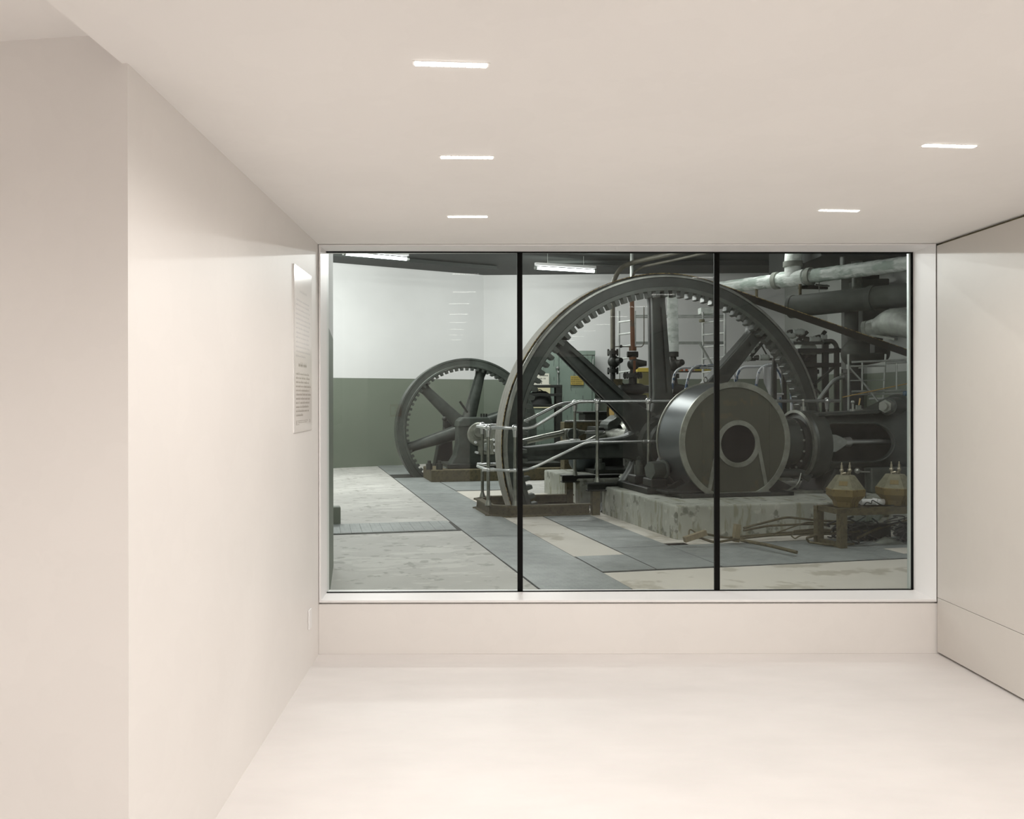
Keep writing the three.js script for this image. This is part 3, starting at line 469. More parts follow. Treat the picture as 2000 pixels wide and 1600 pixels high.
{ // crosshead guide and cylinder on the right of the guard
  const t = thing('crosshead_guide', 'dark cast engine guide barrel with a long rounded side opening', 'engine', [6.6, PT, -8.92]);
  const A = -8.9, Y = 0.87;
  const outer = new Brush(clean(lathe([[0.3, 5.62], [0.37, 5.64], [0.385, 5.68], [0.385, 5.84], [0.355, 5.88], [0.345, 6.0], [0.35, 6.55], [0.42, 6.85], [0.5, 7.05], [0.52, 7.2], [0.52, 8.4], [0.3, 8.42], [0.29, 6.7], [0.29, 5.66], [0.3, 5.62]], 'x', [0, Y, A], 64)));
  const os = new THREE.Shape(); os.moveTo(5.9, 0.68); os.lineTo(6.4, 0.68); os.absarc(6.42, 0.9, 0.215, -Math.PI / 2, Math.PI / 2, false); os.lineTo(5.9, 1.115); os.quadraticCurveTo(5.84, 1.115, 5.84, 1.06); os.lineTo(5.84, 0.74); os.quadraticCurveTo(5.84, 0.68, 5.9, 0.68);
  const cutter = new Brush(clean(new THREE.ExtrudeGeometry(os, { depth: 0.6, bevelEnabled: false, curveSegments: 20 }).translate(0, 0, A + 0.05)));
  outer.updateMatrixWorld(); cutter.updateMatrixWorld();
  const ev = new Evaluator(); ev.useGroups = false; const res = ev.evaluate(outer, cutter, SUBTRACTION);
  part(t, 'barrel', res.geometry, m.iron);
  // raised lip round the opening, following the barrel
  const lip = os.getPoints(20).map((p) => { const dy = p.y - Y, r = 0.352; return [p.x, p.y, A + Math.sqrt(Math.max(0.01, r * r - dy * dy))]; });
  lip.push(lip[0]); part(t, 'opening_lip', tube(lip, 0.013, 0, 8), m.iron);
  part(t, 'top_flange', ext([[5.75, 1.19], [6.5, 1.22], [6.75, 1.33], [6.75, 1.37], [6.5, 1.26], [5.75, 1.225]], 0.3, 0.008).translate(0, 0, A - 0.05), m.iron);
  part(t, 'end_ring', lathe([[0.36, 5.6], [0.392, 5.605], [0.392, 5.64], [0.36, 5.645]], 'x', [0, Y, A], 64), m.steelDull, 'bright machined ring');
  part(t, 'neck_flange', lathe([[0.0001, 5.56], [0.3, 5.56], [0.3, 5.62], [0.0001, 5.62]], 'x', [0, Y, A], 40), m.ironDark);
  part(t, 'neck', slathe([[0.2, 5.1], [0.24, 5.3], [0.26, 5.42], [0.26, 5.57]], 'x', [0, Y + 0.03, A], 40), m.iron);
  for (let k = 0; k < 14; k++) { const a = k / 14 * Math.PI * 2; part(t, 'flange_bolt', hexn([5.565, Y + 0.275 * Math.cos(a), A + 0.275 * Math.sin(a)], [-1, 0, 0], 0.014, 0.016), m.bolt); }
  part(t, 'lubricator', mrg([rod([6.27, 1.22, A + 0.12], [6.27, 1.27, A + 0.12], 0.035), rod([6.27, 1.26, A + 0.12], [6.27, 1.34, A + 0.12], 0.013), ball([6.27, 1.35, A + 0.12], 0.022)]), m.bolt); part(t, 'lubricator', mrg([rod([5.72, 1.22, A], [5.72, 1.3, A], 0.03), rod([5.72, 1.3, A], [5.72, 1.36, A], 0.013), ball([5.72, 1.37, A], 0.02)]), m.bolt);
  const N = on(1733, 795, -8.6); part(t, 'lug', mrg([ball([N[0] + 0.32, N[1] - 0.03, A + 0.05], 0.17, 20), rod([N[0] + 0.05, N[1], -8.66], [N[0] + 0.3, N[1] - 0.02, -8.82], 0.1, 0.13, 20)]), m.iron);
  part(t, 'lug_nut', mrg([orient(new THREE.CylinderGeometry(0.075, 0.075, 0.12, 6), [N[0] + 0.02, N[1], -8.63], [-1, 0, 0.6]), orient(new THREE.CylinderGeometry(0.045, 0.045, 0.08, 16), [N[0] - 0.05, N[1], -8.585], [-1, 0, 0.6])]), m.bolt);
  part(t, 'crosshead', ext([[5.75, 0.79], [5.99, 0.79], [6.06, 0.83], [6.13, 0.875], [6.13, 0.925], [6.06, 0.96], [5.99, 0.985], [5.75, 0.985]], 0.12, 0.012).translate(0, 0, A + 0.1), m.galv);
  part(t, 'rod_collar', rod([6.13, 0.9, A + 0.16], [6.2, 0.9, A + 0.16], 0.052, 0.055, 24), m.steel); part(t, 'piston_rod', rod([6.15, 0.9, A + 0.16], [7.2, 0.9, A + 0.16], 0.026, 0.026, 18), m.steel);
  part(t, 'pedestal', ext([[5.8, PT], [7.7, PT], [7.6, 0.6], [5.95, 0.62]], 0.5, 0.03).translate(0, 0, A - 0.25), m.ironDark);
  part(t, 'drip_tray', bx(6.3, 7.6, PT, PT + 0.28, A + 0.26, A + 0.4, 0.02), m.ironGrey);
  part(t, 'drain_pipe', tube([[5.25, 0.56, -8.75], [5.6, 0.56, -8.75], [5.68, 0.5, -8.7]], 0.05, 0.05), m.iron); part(t, 'stay_rod', tube([[5.32, PT + 0.03, -8.62], [5.5, PT + 0.1, -8.66], [5.56, PT + 0.22, -8.7]], 0.012, 0.08), m.steelDull); part(t, 'foot_rail', bx(5.25, 5.95, PT, PT + 0.03, -8.7, -8.66), m.steelDull);
}
{ // curb of rolled channel round the wheel pit
  const path = [[3.5, -9.93], [2.52, -9.93], [2.34, -10.08], [2.34, -10.78], [2.52, -10.97], [3.62, -10.97]];
  const t = thing('pit_curb', 'rusty rolled-steel curb around the end of the flywheel pit', 'curb', [2.9, 0, -10.45]);
  const run = (o, y0, y1, w) => mrg(path.slice(0, -1).map((p, k) => { const q = path[k + 1], d = [q[0] - p[0], q[1] - p[1]], L = Math.hypot(...d), n = [-d[1] / L * o, d[0] / L * o], e = w * 0.45; return bar([p[0] - n[0] - d[0] / L * e, (y0 + y1) / 2, p[1] - n[1] - d[1] / L * e], [q[0] - n[0] + d[0] / L * e, (y0 + y1) / 2, q[1] - n[1] + d[1] / L * e], w, y1 - y0); }));
  part(t, 'web', run(0, 0.01, 0.12, 0.03), m.rust); part(t, 'top_flange', run(0, 0.115, 0.135, 0.09), m.rust); part(t, 'bottom_flange', run(0, 0.0, 0.022, 0.11), m.rust); part(t, 'bead', run(-0.01, 0.035, 0.05, 0.05), m.rust);
}
{ // polished tube railing round the wheel
  const t = thing('railing', 'polished steel tube railing with ball joints round the big flywheel', 'railing', [3.4, 0.13, -10.4]);
  const f = -9.93, r = -10.95, top = 1.05, hi = 1.36;
  part(t, 'top_rail', tube([[3.72, 1.335, r], [3.49, 1.33, r], [3.03, 1.11, r], [2.85, top, r], [2.52, top, r], [2.3, top, r + 0.24], [2.3, top, f - 0.2], [2.5, top, f], [2.8, top - 0.01, f], [3.36, hi, f], [3.62, hi, f], [6.9, hi, f]], 0.02, 0.1, 12), m.steel);
  part(t, 'middle_rail', tube([[3.72, 0.84, r], [3.45, 0.82, r], [3.0, 0.58, r], [2.8, 0.55, r], [2.52, 0.55, r], [2.3, 0.55, r + 0.24], [2.3, 0.55, f - 0.2], [2.5, 0.55, f], [2.78, 0.555, f], [3.48, 0.865, f], [3.62, 0.87, f], [4.42, 0.87, f]], 0.017, 0.1, 12), m.steel);
  const posts = [[2.305, f - 0.13, 0.13, top, 0.55], [2.42, -10.9, 0.13, top, 0.55], [2.6, f, 0.13, top, 0.55], [3.62, f, 0.39, hi, 0.87], [4.28, f, 0.34, hi, 0.87], [6.72, f, 0.34, hi, 0], [3.68, r, 0.38, 1.335, 0.84]];
  for (const [b, a, y0, y1, mid] of posts) {
    const p = part(t, 'post', rod([b, y0, a], [b, y1, a], 0.021, 0.018), m.steelDull);
    part(p, 'ball', ball([b, y1, a], 0.043), m.steel); part(p, 'collar', mrg([rod([b, y1 - 0.11, a], [b, y1 - 0.02, a], 0.022, 0.03)]), m.steel); part(p, 'foot', lathe([[0.0001, y0 + 0.06], [0.024, y0 + 0.06], [0.032, y0 + 0.03], [0.04, y0], [0.0001, y0]], 'y', [b, 0, a], 16), m.steelDull);
    if (mid) part(p, 'joint', mrg([ball([b, mid, a], 0.03), rod([b - 0.07, mid, a], [b + 0.07, mid, a], 0.022)]), m.steel);
  }
}
for (const [b, a, b1, lab] of [[3.47, -9.88, 4.3, 'short rusty I-beam on a post bridging to the plinth, before the wheel'], [3.5, -10.97, 4.3, 'short rusty I-beam on a post bridging to the plinth, behind the wheel']]) {
  const t = thing('steel_beam', lab, 'beam', [b + 0.1, 0, a], 'm', 'short I-beams beside the plinth');
  part(t, 'beam', mrg([bx(b, b1, 0.365, 0.385, a - 0.05, a + 0.05, 0.004), bx(b + 0.01, b1, 0.3, 0.37, a - 0.01, a + 0.01), bx(b, b1, 0.29, 0.305, a - 0.05, a + 0.05, 0.004)]).translate(0, 0, 0), m.ironDark);
  part(t, 'post', bx(b + 0.06, b + 0.15, 0, 0.292, a - 0.045, a + 0.045), m.rust);
}
// ---------- the smaller machine behind ----------
{
  const b0 = 3.13, y0 = 0.835, f = -15.3, R = 1.285;
  const t = thing('small_flywheel', 'smaller dark six-spoked flywheel with toothed inner rim by the white wall', 'flywheel', [b0, 0, f - 0.17]);
  const L = (p, seg = 120) => lathe(p, 'z', [b0, y0, 0], seg);
  part(t, 'rim', L([[R, f], [R, f - 0.34], [1.12, f - 0.34], [1.11, f - 0.02], [1.13, f], [1.16, f], [1.17, f - 0.012], [1.25, f - 0.012], [1.255, f], [R, f]]), m.smallWheel);
  const NT = 72, tooth = ext([[-0.026, 0.01], [-0.02, -0.05], [0.02, -0.05], [0.026, 0.01]], 0.12, 0.003);
  for (let k = 0; k < NT; k++) { const a = k / NT * Math.PI * 2; piece(t, 'tooth', tooth, m.smallWheel, [-1.115 * Math.sin(a), y0 + 1.115 * Math.cos(a), 0.04], [0, 0, a]); }
  const spoke = boxUV(mrg([slathe([[0.14, 0.16], [0.125, 0.3], [0.115, 0.5], [0.09, 1.0], [0.11, 1.12]], 'y', [0, 0, 0], 20).scale(1, 1, 0.8)]));
  for (let k = 0; k < 6; k++) piece(t, 'spoke', spoke, m.smallWheel, [0, y0, 0], [0, 0, (75 + k * 61 - 90) * Math.PI / 180]);
  part(t, 'hub', L([[0.0001, f + 0.02], [0.19, f + 0.02], [0.22, f - 0.02], [0.22, f - 0.32], [0.0001, f - 0.32]], 32), m.smallWheel); part(t, 'shaft', rod([b0, y0, -14.3], [b0, y0, -16.4], 0.09), m.steelDull);
}
{
  const A = -14.85;
  const t = thing('small_engine', 'dark cast pedestal engine with round covers before the smaller flywheel', 'engine', [3.2, 0.26, -14.6]);
  const left = pl(A + 0.3, [[868, 915], [880, 905], [889, 890], [894, 868], [895, 840], [895, 828]]), top = pl(A + 0.3, [[900, 820], [956, 819], [961, 826]]), right = pl(A + 0.3, [[966, 850], [972, 890], [985, 915]]);
  part(t, 'casting', ext([...left, ...top, ...right], 0.34, 0.02).translate(0, 0, A), m.smallWheel);
  part(t, 'bearing_cap', ext(pl(A + 0.38, [[895, 833], [897, 823], [905, 816], [953, 815], [961, 822], [961, 831]]), 0.42, 0.02).translate(0, 0, A - 0.02), m.smallWheel);
  const c1 = on(934, 848, A + 0.36), c2 = on(948, 873, A + 0.36);
  part(t, 'round_cover', disc(0.2, 0.09, 'z', [c1[0], c1[1], A + 0.33], 36, 0.015), m.stripSteel, 'grey round pump cover'); part(t, 'cover_plate', bx(c1[0] - 0.02, c1[0] + 0.3, c1[1] - 0.16, c1[1] + 0.1, A + 0.33, A + 0.41, 0.02), m.stripSteel); part(t, 'boss', disc(0.095, 0.03, 'z', [c1[0], c1[1], A + 0.41], 28), m.stripSteel);
  part(t, 'lower_cover', bx(c2[0] - 0.14, c2[0] + 0.16, c2[1] - 0.14, c2[1] + 0.14, A + 0.33, A + 0.43, 0.04), m.stripSteel); part(t, 'lower_boss', disc(0.075, 0.03, 'z', [c2[0], c2[1], A + 0.43], 28), m.galv);
  for (const [x, y] of [[928, 864], [931, 884], [963, 859], [965, 868], [965, 880]]) { const p = on(x, y, A + 0.42); part(t, 'cover_bolt', rod([p[0], p[1], A + 0.34], [p[0], p[1], A + 0.47], 0.022), m.whiteBolt); }
  part(t, 'bed_frame', bx(2.6, 4.6, 0.21, 0.29, -15.15, -14.4, 0.01), m.ironDark);
  part(t, 'far_casting', ext(pl(-15.75, [[850, 912], [858, 870], [868, 865], [872, 820], [884, 820], [886, 912]]), 0.3, 0.02).translate(0, 0, -16.1), m.ironDark);
  part(t, 'oil_cup', mrg([rod(on(868, 835, -15.1), on(868, 822, -15.1), 0.03), ball(on(868, 818, -15.1), 0.045)]), m.ironDark);
  for (const x of [940, 945, 950]) part(t, 'cap_stud', rod(on(x, 816, A + 0.2), on(x, 808, A + 0.2), 0.016), m.ironDark);
  part(t, 'hand_lever', bar(on(913, 806, A + 0.15), on(898, 784, A + 0.15), 0.03, 0.05, [0, 0, 1]), m.ironDark);
  const s = structGroup('trim_4', 'low stained concrete step under the smaller engine', 'step', [3.3, 0, -14.8], 'm');
  part(s, 'step', bx(2.3, 4.9, 0, 0.21, -15.18, -14.27, 0.02), m.rust);
  for (const [x, y] of [[838, 905], [862, 907]]) { const p = fl(x, y + 12, 0.21); part(t, 'foot_bolt', hexn([p[0], 0.21, Math.min(-14.35, p[2])], [0, 1, 0], 0.06, 0.1), m.ironDark); }
}
{ // running gear of the second engine, seen between the spokes
  const A = -12.0;
  const t = thing('connecting_rod', 'bright steel connecting rod and crosshead seen between the flywheel spokes', 'rod', [4.0, 0.7, A]);
  part(t, 'rod_shank', tube([on(1000, 868, A), on(1080, 850, A), on(1100, 846, A)], 0.045, 0.2), m.steelDull); part(t, 'big_end', bx(...[on(1100, 858, A)[0], on(1128, 858, A)[0], on(1100, 860, A)[1], on(1100, 838, A)[1]], A - 0.08, A + 0.08, 0.025), m.steelDull);
  part(t, 'pin_cap', disc(0.085, 0.05, 'z', [on(1114, 848, A)[0], on(1114, 848, A)[1], A + 0.08]), m.ironGrey); part(t, 'valve_rod', rod(on(1125, 845, A), on(1180, 844, A), 0.02), m.steel); part(t, 'fork', rod(on(1126, 846, A), on(1142, 844, A), 0.06, 0.02), m.steelDull);
  part(t, 'eccentric_rod', rod(on(1142, 864, A), on(1182, 850, A), 0.025, 0.06), m.steelDull);
  const g = thing('engine_frame', 'grey cast engine frame with curved cover behind the flywheel spokes', 'engine', [4.6, PT, -12.2]);
  part(g, 'curved_cover', ext(pl(-12.1, [[1184, 830], [1188, 824], [1196, 820], [1206, 812], [1213, 812], [1213, 880], [1190, 880], [1192, 846], [1184, 838]]), 0.35, 0.015).translate(0, 0, -12.4), m.ironGrey);
  part(g, 'oil_cup', mrg([rod(on(1204, 816, -12), on(1204, 808, -12), 0.03), rod(on(1202, 808, -12), on(1202, 802, -12), 0.012)]), m.bolt);
  part(g, 'block', ext(pl(-12.1, [[1168, 835], [1220, 835], [1224, 925], [1150, 925], [1160, 900]]), 0.4, 0.03).translate(0, 0, -12.6), m.ironDark);
  part(g, 'bed', bx(4.15, 7.2, PT, PT + 0.06, -12.35, -11.5, 0.01), m.ironDark); { const q = on(1137, 908, -12.05); part(g, 'round_casing', ball([q[0], PT + 0.17, -12.05], 0.2, 24), m.shell, 'dark shiny rounded casing'); part(g, 'side_wedge', ext(pl(-11.9, [[1145, 930], [1146, 922], [1180, 925], [1180, 932]]), 0.3, 0.01).translate(0, 0, -12.2), m.ductGrey); }
  for (const [x, y] of [[1180, 926], [1240, 926]]) { const p = on(x, y, -11.45); part(g, 'foot_bolt', mrg([orient(new THREE.CylinderGeometry(0.07, 0.08, 0.09, 16), [p[0], PT + 0.1, -11.62], [0, 1, 0]), rod([p[0], PT + 0.12, -11.62], [p[0], PT + 0.28, -11.62], 0.03)]), m.ironGrey); }
  part(g, 'drum_rings', lathe([[0.16, 4.72], [0.22, 4.76], [0.22, 4.8], [0.2, 4.82], [0.25, 4.86], [0.25, 5.0], [0.0001, 5.0]], 'x', [0, 0.85, -12.0], 36), m.steelDull);
  const p = on(1203, 804, -12.4), w = thing('rope_pulley', 'tan grooved pulley behind the flywheel spokes', 'pulley', [p[0], p[1] - 0.2, -12.4]);
  part(w, 'grooved_rim', slathe(Array.from({ length: 25 }, (_, k) => [0.2 + (k % 2 ? 0.012 : 0), k / 24 * 0.14]), 'x', [p[0] - 0.07, p[1], -12.4], 40), m.ropeWheel); part(w, 'pulley_hub', mrg([disc(0.11, 0.19, 'x', [p[0] - 0.07, p[1], -12.4])]), m.ropeHub);
  const box = thing('oil_tank', 'dark oil tank with flat lid behind the railing', 'tank', [on(1165, 838, -13)[0], 0.4, -13]);
  const q0 = on(1142, 880, -13), q1 = on(1186, 808, -13); part(box, 'body', bx(q0[0], q1[0], 0.4, q1[1], -13.3, -13, 0.01), m.ironDark); part(box, 'lid', bx(q0[0] - 0.04, q1[0] + 0.04, q1[1], q1[1] + 0.03, -13.33, -12.97, 0.005), m.ironDark); part(box, 'stand', bx(q0[0] + 0.03, q1[0] - 0.03, 0, 0.4, -13.27, -13.03), m.ironDark);
  const c = thing('brown_chest', 'brown steel chest with bright top edge behind the connecting rod', 'chest', [on(1130, 860, -13.2)[0], 0, -13.2]);
  const c0 = on(1098, 870, -12.9), c1 = on(1172, 824, -12.9); part(c, 'body', bx(c0[0], c1[0], 0, c1[1], -13.0, -12.8, 0.01), m.rust); part(c, 'edge_bar', rod([c0[0], c1[1] + 0.01, -12.79], [c1[0], c1[1] + 0.01, -12.79], 0.014), m.steel);
}
// ---------- cabinet, rack and pipes at the end wall ----------
const notice = (name, label, w, h, at, yaw, draw, parent) => { const cv = document.createElement('canvas'); cv.width = 256; cv.height = Math.round(256 * h / w); const g = cv.getContext('2d'); draw(g, cv.width, cv.height); const tx = new THREE.CanvasTexture(cv); tx.colorSpace = THREE.SRGBColorSpace; const o = mesh(new THREE.BoxGeometry(w, h, 0.006), new THREE.MeshPhysicalMaterial({ map: tx, roughness: 0.6 }), name); o.position.set(...at); o.rotation.y = yaw; if (label) o.userData.label = label; parent.add(o); return o; };
const dashes = (g, x0, x1, y, h, col) => { g.fillStyle = col; let x = x0; while (x < x1) { const w = rr(6, 13); g.fillRect(x, y, Math.min(w, x1 - x) * 0.7, h); x += w + (rnd() < 0.2 ? 10 : 2); } };
{
  const Z = 18.4, p0 = W(1026, 900, Z), p1 = W(1160, 685.5, Z), xs = W(1092, 700, Z)[0];
  const t = thing('switch_cabinet', 'tall grey-green steel cabinet with paper notice and yellow plate', 'cabinet', [(p0[0] + p1[0]) / 2, HF, -Z - 0.4], 'w');
  part(t, 'body', bx(p0[0], p1[0] + 0.03, HF, p1[1], -Z - 0.55, -Z - 0.03, 0.01), m.cab);
  const d1 = part(t, 'door', bx(p0[0] + 0.02, xs - 0.006, HF + 0.1, p1[1] - 0.06, -Z - 0.03, -Z, 0.006), m.cab), d2 = part(t, 'door', bx(xs + 0.006, p1[0] - 0.04, HF + 0.1, p1[1] - 0.1, -Z - 0.03, -Z, 0.006), m.cab);
  part(t, 'top_rail', bx(xs + 0.01, p1[0] + 0.03, p1[1] - 0.09, p1[1] - 0.0, -Z - 0.03, -Z + 0.004, 0.004), m.cab);
  part(d1, 'latch', mrg([rod([xs - 0.035, 2.28, -Z + 0.03], [xs - 0.035, 1.6, -Z + 0.03], 0.01), ball([xs - 0.035, 2.26, -Z + 0.035], 0.035), ball([xs - 0.02, 2.17, -Z + 0.035], 0.03)]), m.galv);
  part(d2, 'hinge_edge', bx(p1[0] - 0.03, p1[0] - 0.005, 1.9, 2.45, -Z - 0.02, -Z + 0.015, 0.006), m.galv, 'scratched hinge edge');
  const yl = W(1127, 743.5, Z - 0.03), pp = W(1056, 741, Z - 0.03), o = t.position;
  notice('warning_plate', 'yellow plate with four dark lines', 0.275, 0.19, [yl[0] - o.x, yl[1] - o.y, yl[2] - o.z + 0.02], 0, (g, w, h) => { g.fillStyle = '#94823a'; g.fillRect(0, 0, w, h); for (let k = 0; k < 4; k++) dashes(g, [22, 12, 12, 32][k], w - [28, 16, 12, 30][k], h * (0.14 + k * 0.21), h * 0.12, '#4d4520'); }, t);
  notice('paper_notice', 'white paper notice with bold dark letters', 0.35, 0.24, [pp[0] - o.x, pp[1] - o.y, pp[2] - o.z + 0.02], 0, (g, w, h) => { g.fillStyle = '#cfcdc0'; g.fillRect(0, 0, w, h); dashes(g, 110, 244, h * 0.12, h * 0.14, '#3a3c36'); dashes(g, 112, 205, h * 0.38, h * 0.13, '#3a3c36'); g.fillStyle = '#22241f'; g.font = 'bold 60px serif'; g.fillText('HT', 70, h * 0.92); }, t);
  const yp = W(1058, 765, Z - 0.03); notice('paper_notice', 'yellowed sheet below the white notice', 0.36, 0.5, [yp[0] - o.x, yp[1] - o.y - 0.1, yp[2] - o.z + 0.012], 0, (g, w, h) => { g.fillStyle = '#c3bd9a'; g.fillRect(0, 0, w, h); g.fillStyle = '#9d967a'; g.fillRect(0, 8, w, 4); }, t);
}
{
  const Z = 16.6, t = thing('steel_rack', 'black steel rack with a domed bin before the grey-green cabinet', 'rack', [W(1060, 800, Z)[0], HF, -Z], 'w');
  const x0 = W(1000, 0, Z)[0], x1 = W(1093, 0, Z)[0], x2 = W(1082, 0, Z)[0], yA = W(0, 752, Z)[1], yB = W(0, 769, Z)[1], yC = W(0, 790, Z)[1];
  for (const [x, z] of [[x0, 0], [x1 - 0.06, 0], [x0, -0.5], [x1 - 0.06, -0.5]]) part(t, 'upright', bx(x, x + 0.11, HF, yA, -Z + z - 0.05, -Z + z, 0.004), m.ironDark);
  for (const y of [yA, yC]) part(t, 'shelf', bx(x0, x1 + 0.04, y - 0.05, y, -Z - 0.55, -Z + 0.01, 0.004), m.ironDark);
  part(t, 'front_rail', bx(x0, x1 + 0.04, yB - 0.05, yB, -Z - 0.03, -Z + 0.01, 0.004), m.ironDark);
  const b = thing('domed_bin', 'black domed bin on the steel rack', 'bin', [W(1055, 0, Z)[0], yC, -Z - 0.25], 'w'); part(b, 'dome', slathe([[0.0001, 0.26], [0.12, 0.25], [0.2, 0.2], [0.23, 0.1], [0.24, 0]], 'y', [W(1056, 0, Z)[0], yC, -Z - 0.28]), m.tyre); part(b, 'handle', tube([[W(1048, 0, Z)[0], yC + 0.24, -Z - 0.28], [W(1056, 0, Z)[0], yC + 0.29, -Z - 0.28], [W(1064, 0, Z)[0], yC + 0.24, -Z - 0.28]], 0.01, 0.03), m.tyre);
}
const flange = (c, dir, r, h) => orient(lathe([[0.0001, -h / 2], [r, -h / 2], [r, h / 2], [0.0001, h / 2]], 'y', [0, 0, 0], 20), c, dir);
function flangeBolts(t, c, r, n = 4) { for (let k = 0; k < n; k++) { const a = k / n * Math.PI * 2 + 0.4; part(t, 'bolt', rod([c[0] + r * Math.cos(a), c[1] - 0.055, c[2] + r * Math.sin(a)], [c[0] + r * Math.cos(a), c[1] + 0.055, c[2] + r * Math.sin(a)], 0.018, 0.018, 6), m.ironDark); } }
{
  const Z = 14.2, w = (x, y) => W(x, y, Z), u = Z / F;
  const t = thing('valve_pipe', 'grey-brown pipe with a black globe valve beside the white wall', 'pipe', w(1197, 790), 'w');
  part(t, 'pipe', tube([w(1197, 690), w(1197, 552), w(1212, 523), w(1240, 512), W(1300, 499, 13.4), W(1420, 470, 11.5)], 4.6 * u, 0.35, 14), m.oldPipe); part(t, 'flange', flange(w(1197, 689), [0, 1, 0], 11 * u, 7 * u), m.ironDark); part(t, 'flange', flange(w(1197, 725), [0, 1, 0], 11 * u, 7 * u), m.ironDark);
  flangeBolts(t, w(1197, 689), 0.075); flangeBolts(t, w(1197, 725), 0.075);
  part(t, 'valve_body', mrg([ball(w(1199, 707), 12 * u, 24), rod(w(1197, 689), w(1197, 725), 6 * u)]), m.ironDark); part(t, 'bonnet', rod(w(1203, 706), [w(1210, 706)[0], w(0, 705)[1], -Z + 0.15], 8.5 * u, 5 * u, 20), m.ironDark);
  part(t, 'elbow', tube([w(1197, 727), w(1197, 748), w(1207, 760), w(1230, 762)], 5 * u, 0.12, 12), m.ironDark); part(t, 'name_plate', bx(w(1197, 0)[0], w(1214, 0)[0], w(0, 757)[1], w(0, 741)[1], -Z + 0.08, -Z + 0.09), m.rust, 'rusty plate'); part(t, 'gauge_line', tube([w(1201, 678), w(1213, 677), w(1228, 678), w(1254, 678), w(1258, 672), w(1258, 600)], 0.008, 0.05), m.oldPipe); part(t, 'gauge_cock', ball(w(1213, 677), 0.026), m.ironDark);
  const q = thing('rusty_valve_pipe', 'copper-coloured rusty pipe into a large black flanged valve', 'pipe', w(1235, 800), 'w');
  part(q, 'pipe', rod(w(1236, 680), w(1234, 548), 4.4 * u, 4.4 * u, 16), m.copper); part(q, 'bend', tube([w(1234, 550), w(1238, 533), w(1256, 521), W(1300, 512, 13.6), W(1400, 490, 12)], 2.6 * u, 0.2), m.oldPipe);
  part(q, 'flange', flange(w(1236, 682), [0, 1, 0], 7.3 * u, 7 * u), m.copper); part(q, 'flange', flange(w(1236, 701), [0, 1, 0], 7.3 * u, 6 * u), m.copper); part(q, 'union', rod(w(1225, 693), w(1246, 693), 6 * u), m.ironDark);
  part(q, 'valve_body', mrg([ball(w(1237, 712), 12 * u, 24), rod(w(1236, 690), w(1236, 730), 5.5 * u)]), m.ironDark); part(q, 'bonnet', rod(w(1240, 710), [w(1262, 712)[0], w(0, 711)[1], -Z + 0.05], 9 * u, 5 * u, 18), m.ironDark);
  part(q, 'drip_streak', bx(w(1234.5, 0)[0], w(1239.5, 0)[0], w(0, 730)[1], w(0, 705)[1], -Z + 0.09, -Z + 0.102), m.copper, 'rust-stained stem');
  part(q, 'big_flange', flange(w(1236, 734), [0, 1, 0], 19 * u, 8 * u), m.ironDark); flangeBolts(q, w(1236, 734), 0.13, 6); part(q, 'flange_neck', rod(w(1236, 736), w(1236, 755), 8 * u, 8 * u), m.ironDark);
  part(q, 'cross_body', slathe([[0.0001, -0.28], [14 * u, -0.28], [14 * u, -0.2], [11 * u, -0.17], [12 * u, 0], [11 * u, 0.12], [8 * u, 0.16], [7 * u, 0.24], [0.0001, 0.24]], 'x', w(1239, 761), 28), m.ironDark); part(q, 'lower_body', mrg([bx(w(1218, 0)[0], w(1262, 0)[0], HF, w(0, 772)[1], -Z - 0.15, -Z + 0.12, 0.03)]), m.ironDark); part(q, 'spindle', rod(w(1262, 756), w(1272, 756), 0.012), m.steelDull);
  const c = thing('lagged_riser', 'white lagged riser pipe above a black globe valve', 'pipe', w(1318, 800), 'w');
  const n = 26, pts = Array.from({ length: n }, (_, k) => w(1313 + 2.5 * (1 - k / n), 688 - 130 * k / (n - 1))); part(c, 'lagging', tube(pts, 10.3 * u, 0, 18, (i, k) => 1 + 0.035 * Math.sin(i * 2.1 + k * 0.35) + (i > 20 && i < 23 ? 0.12 : 0)), m.lag);
  part(c, 'flange', flange(w(1314, 693), [0, 1, 0], 11.5 * u, 9 * u), m.ironDark); part(c, 'valve_body', mrg([ball(w(1316, 714), 13 * u, 24), rod(w(1315, 690), w(1315, 735), 6 * u)]), m.ironDark); part(c, 'bonnet', rod(w(1320, 713), [w(1328, 711)[0], w(0, 709)[1], -Z + 0.16], 9 * u, 6 * u, 18), m.ironDark); part(c, 'flange', flange(w(1315, 735), [0, 1, 0], 11.5 * u, 9 * u), m.ironDark); part(c, 'neck', rod(w(1315, 738), w(1318, 756), 7 * u), m.ironDark);
  part(c, 'cross_body', slathe([[0.0001, -0.14], [12 * u, -0.14], [12 * u, 0], [10 * u, 0.1], [5 * u, 0.2], [3 * u, 0.26], [0.0001, 0.26]], 'x', w(1322, 762), 24), m.ironDark); part(c, 'lower_body', bx(w(1303, 0)[0], w(1336, 0)[0], HF, w(0, 770)[1], -Z - 0.15, -Z + 0.1, 0.03), m.ironDark); part(c, 'gauge_cock', mrg([ball(w(1298, 685), 0.03), rod(w(1290, 685), w(1306, 686), 0.01)]), m.ironDark);
  const v = thing('vent_pipe', 'thin pale vertical pipe hanging from the hall ceiling above the flywheel', 'pipe', W(1235, 545, 16), 'w'); part(v, 'pipe', rod(W(1235, 548, 16), W(1235, 480, 16), 0.035), m.galv);
}
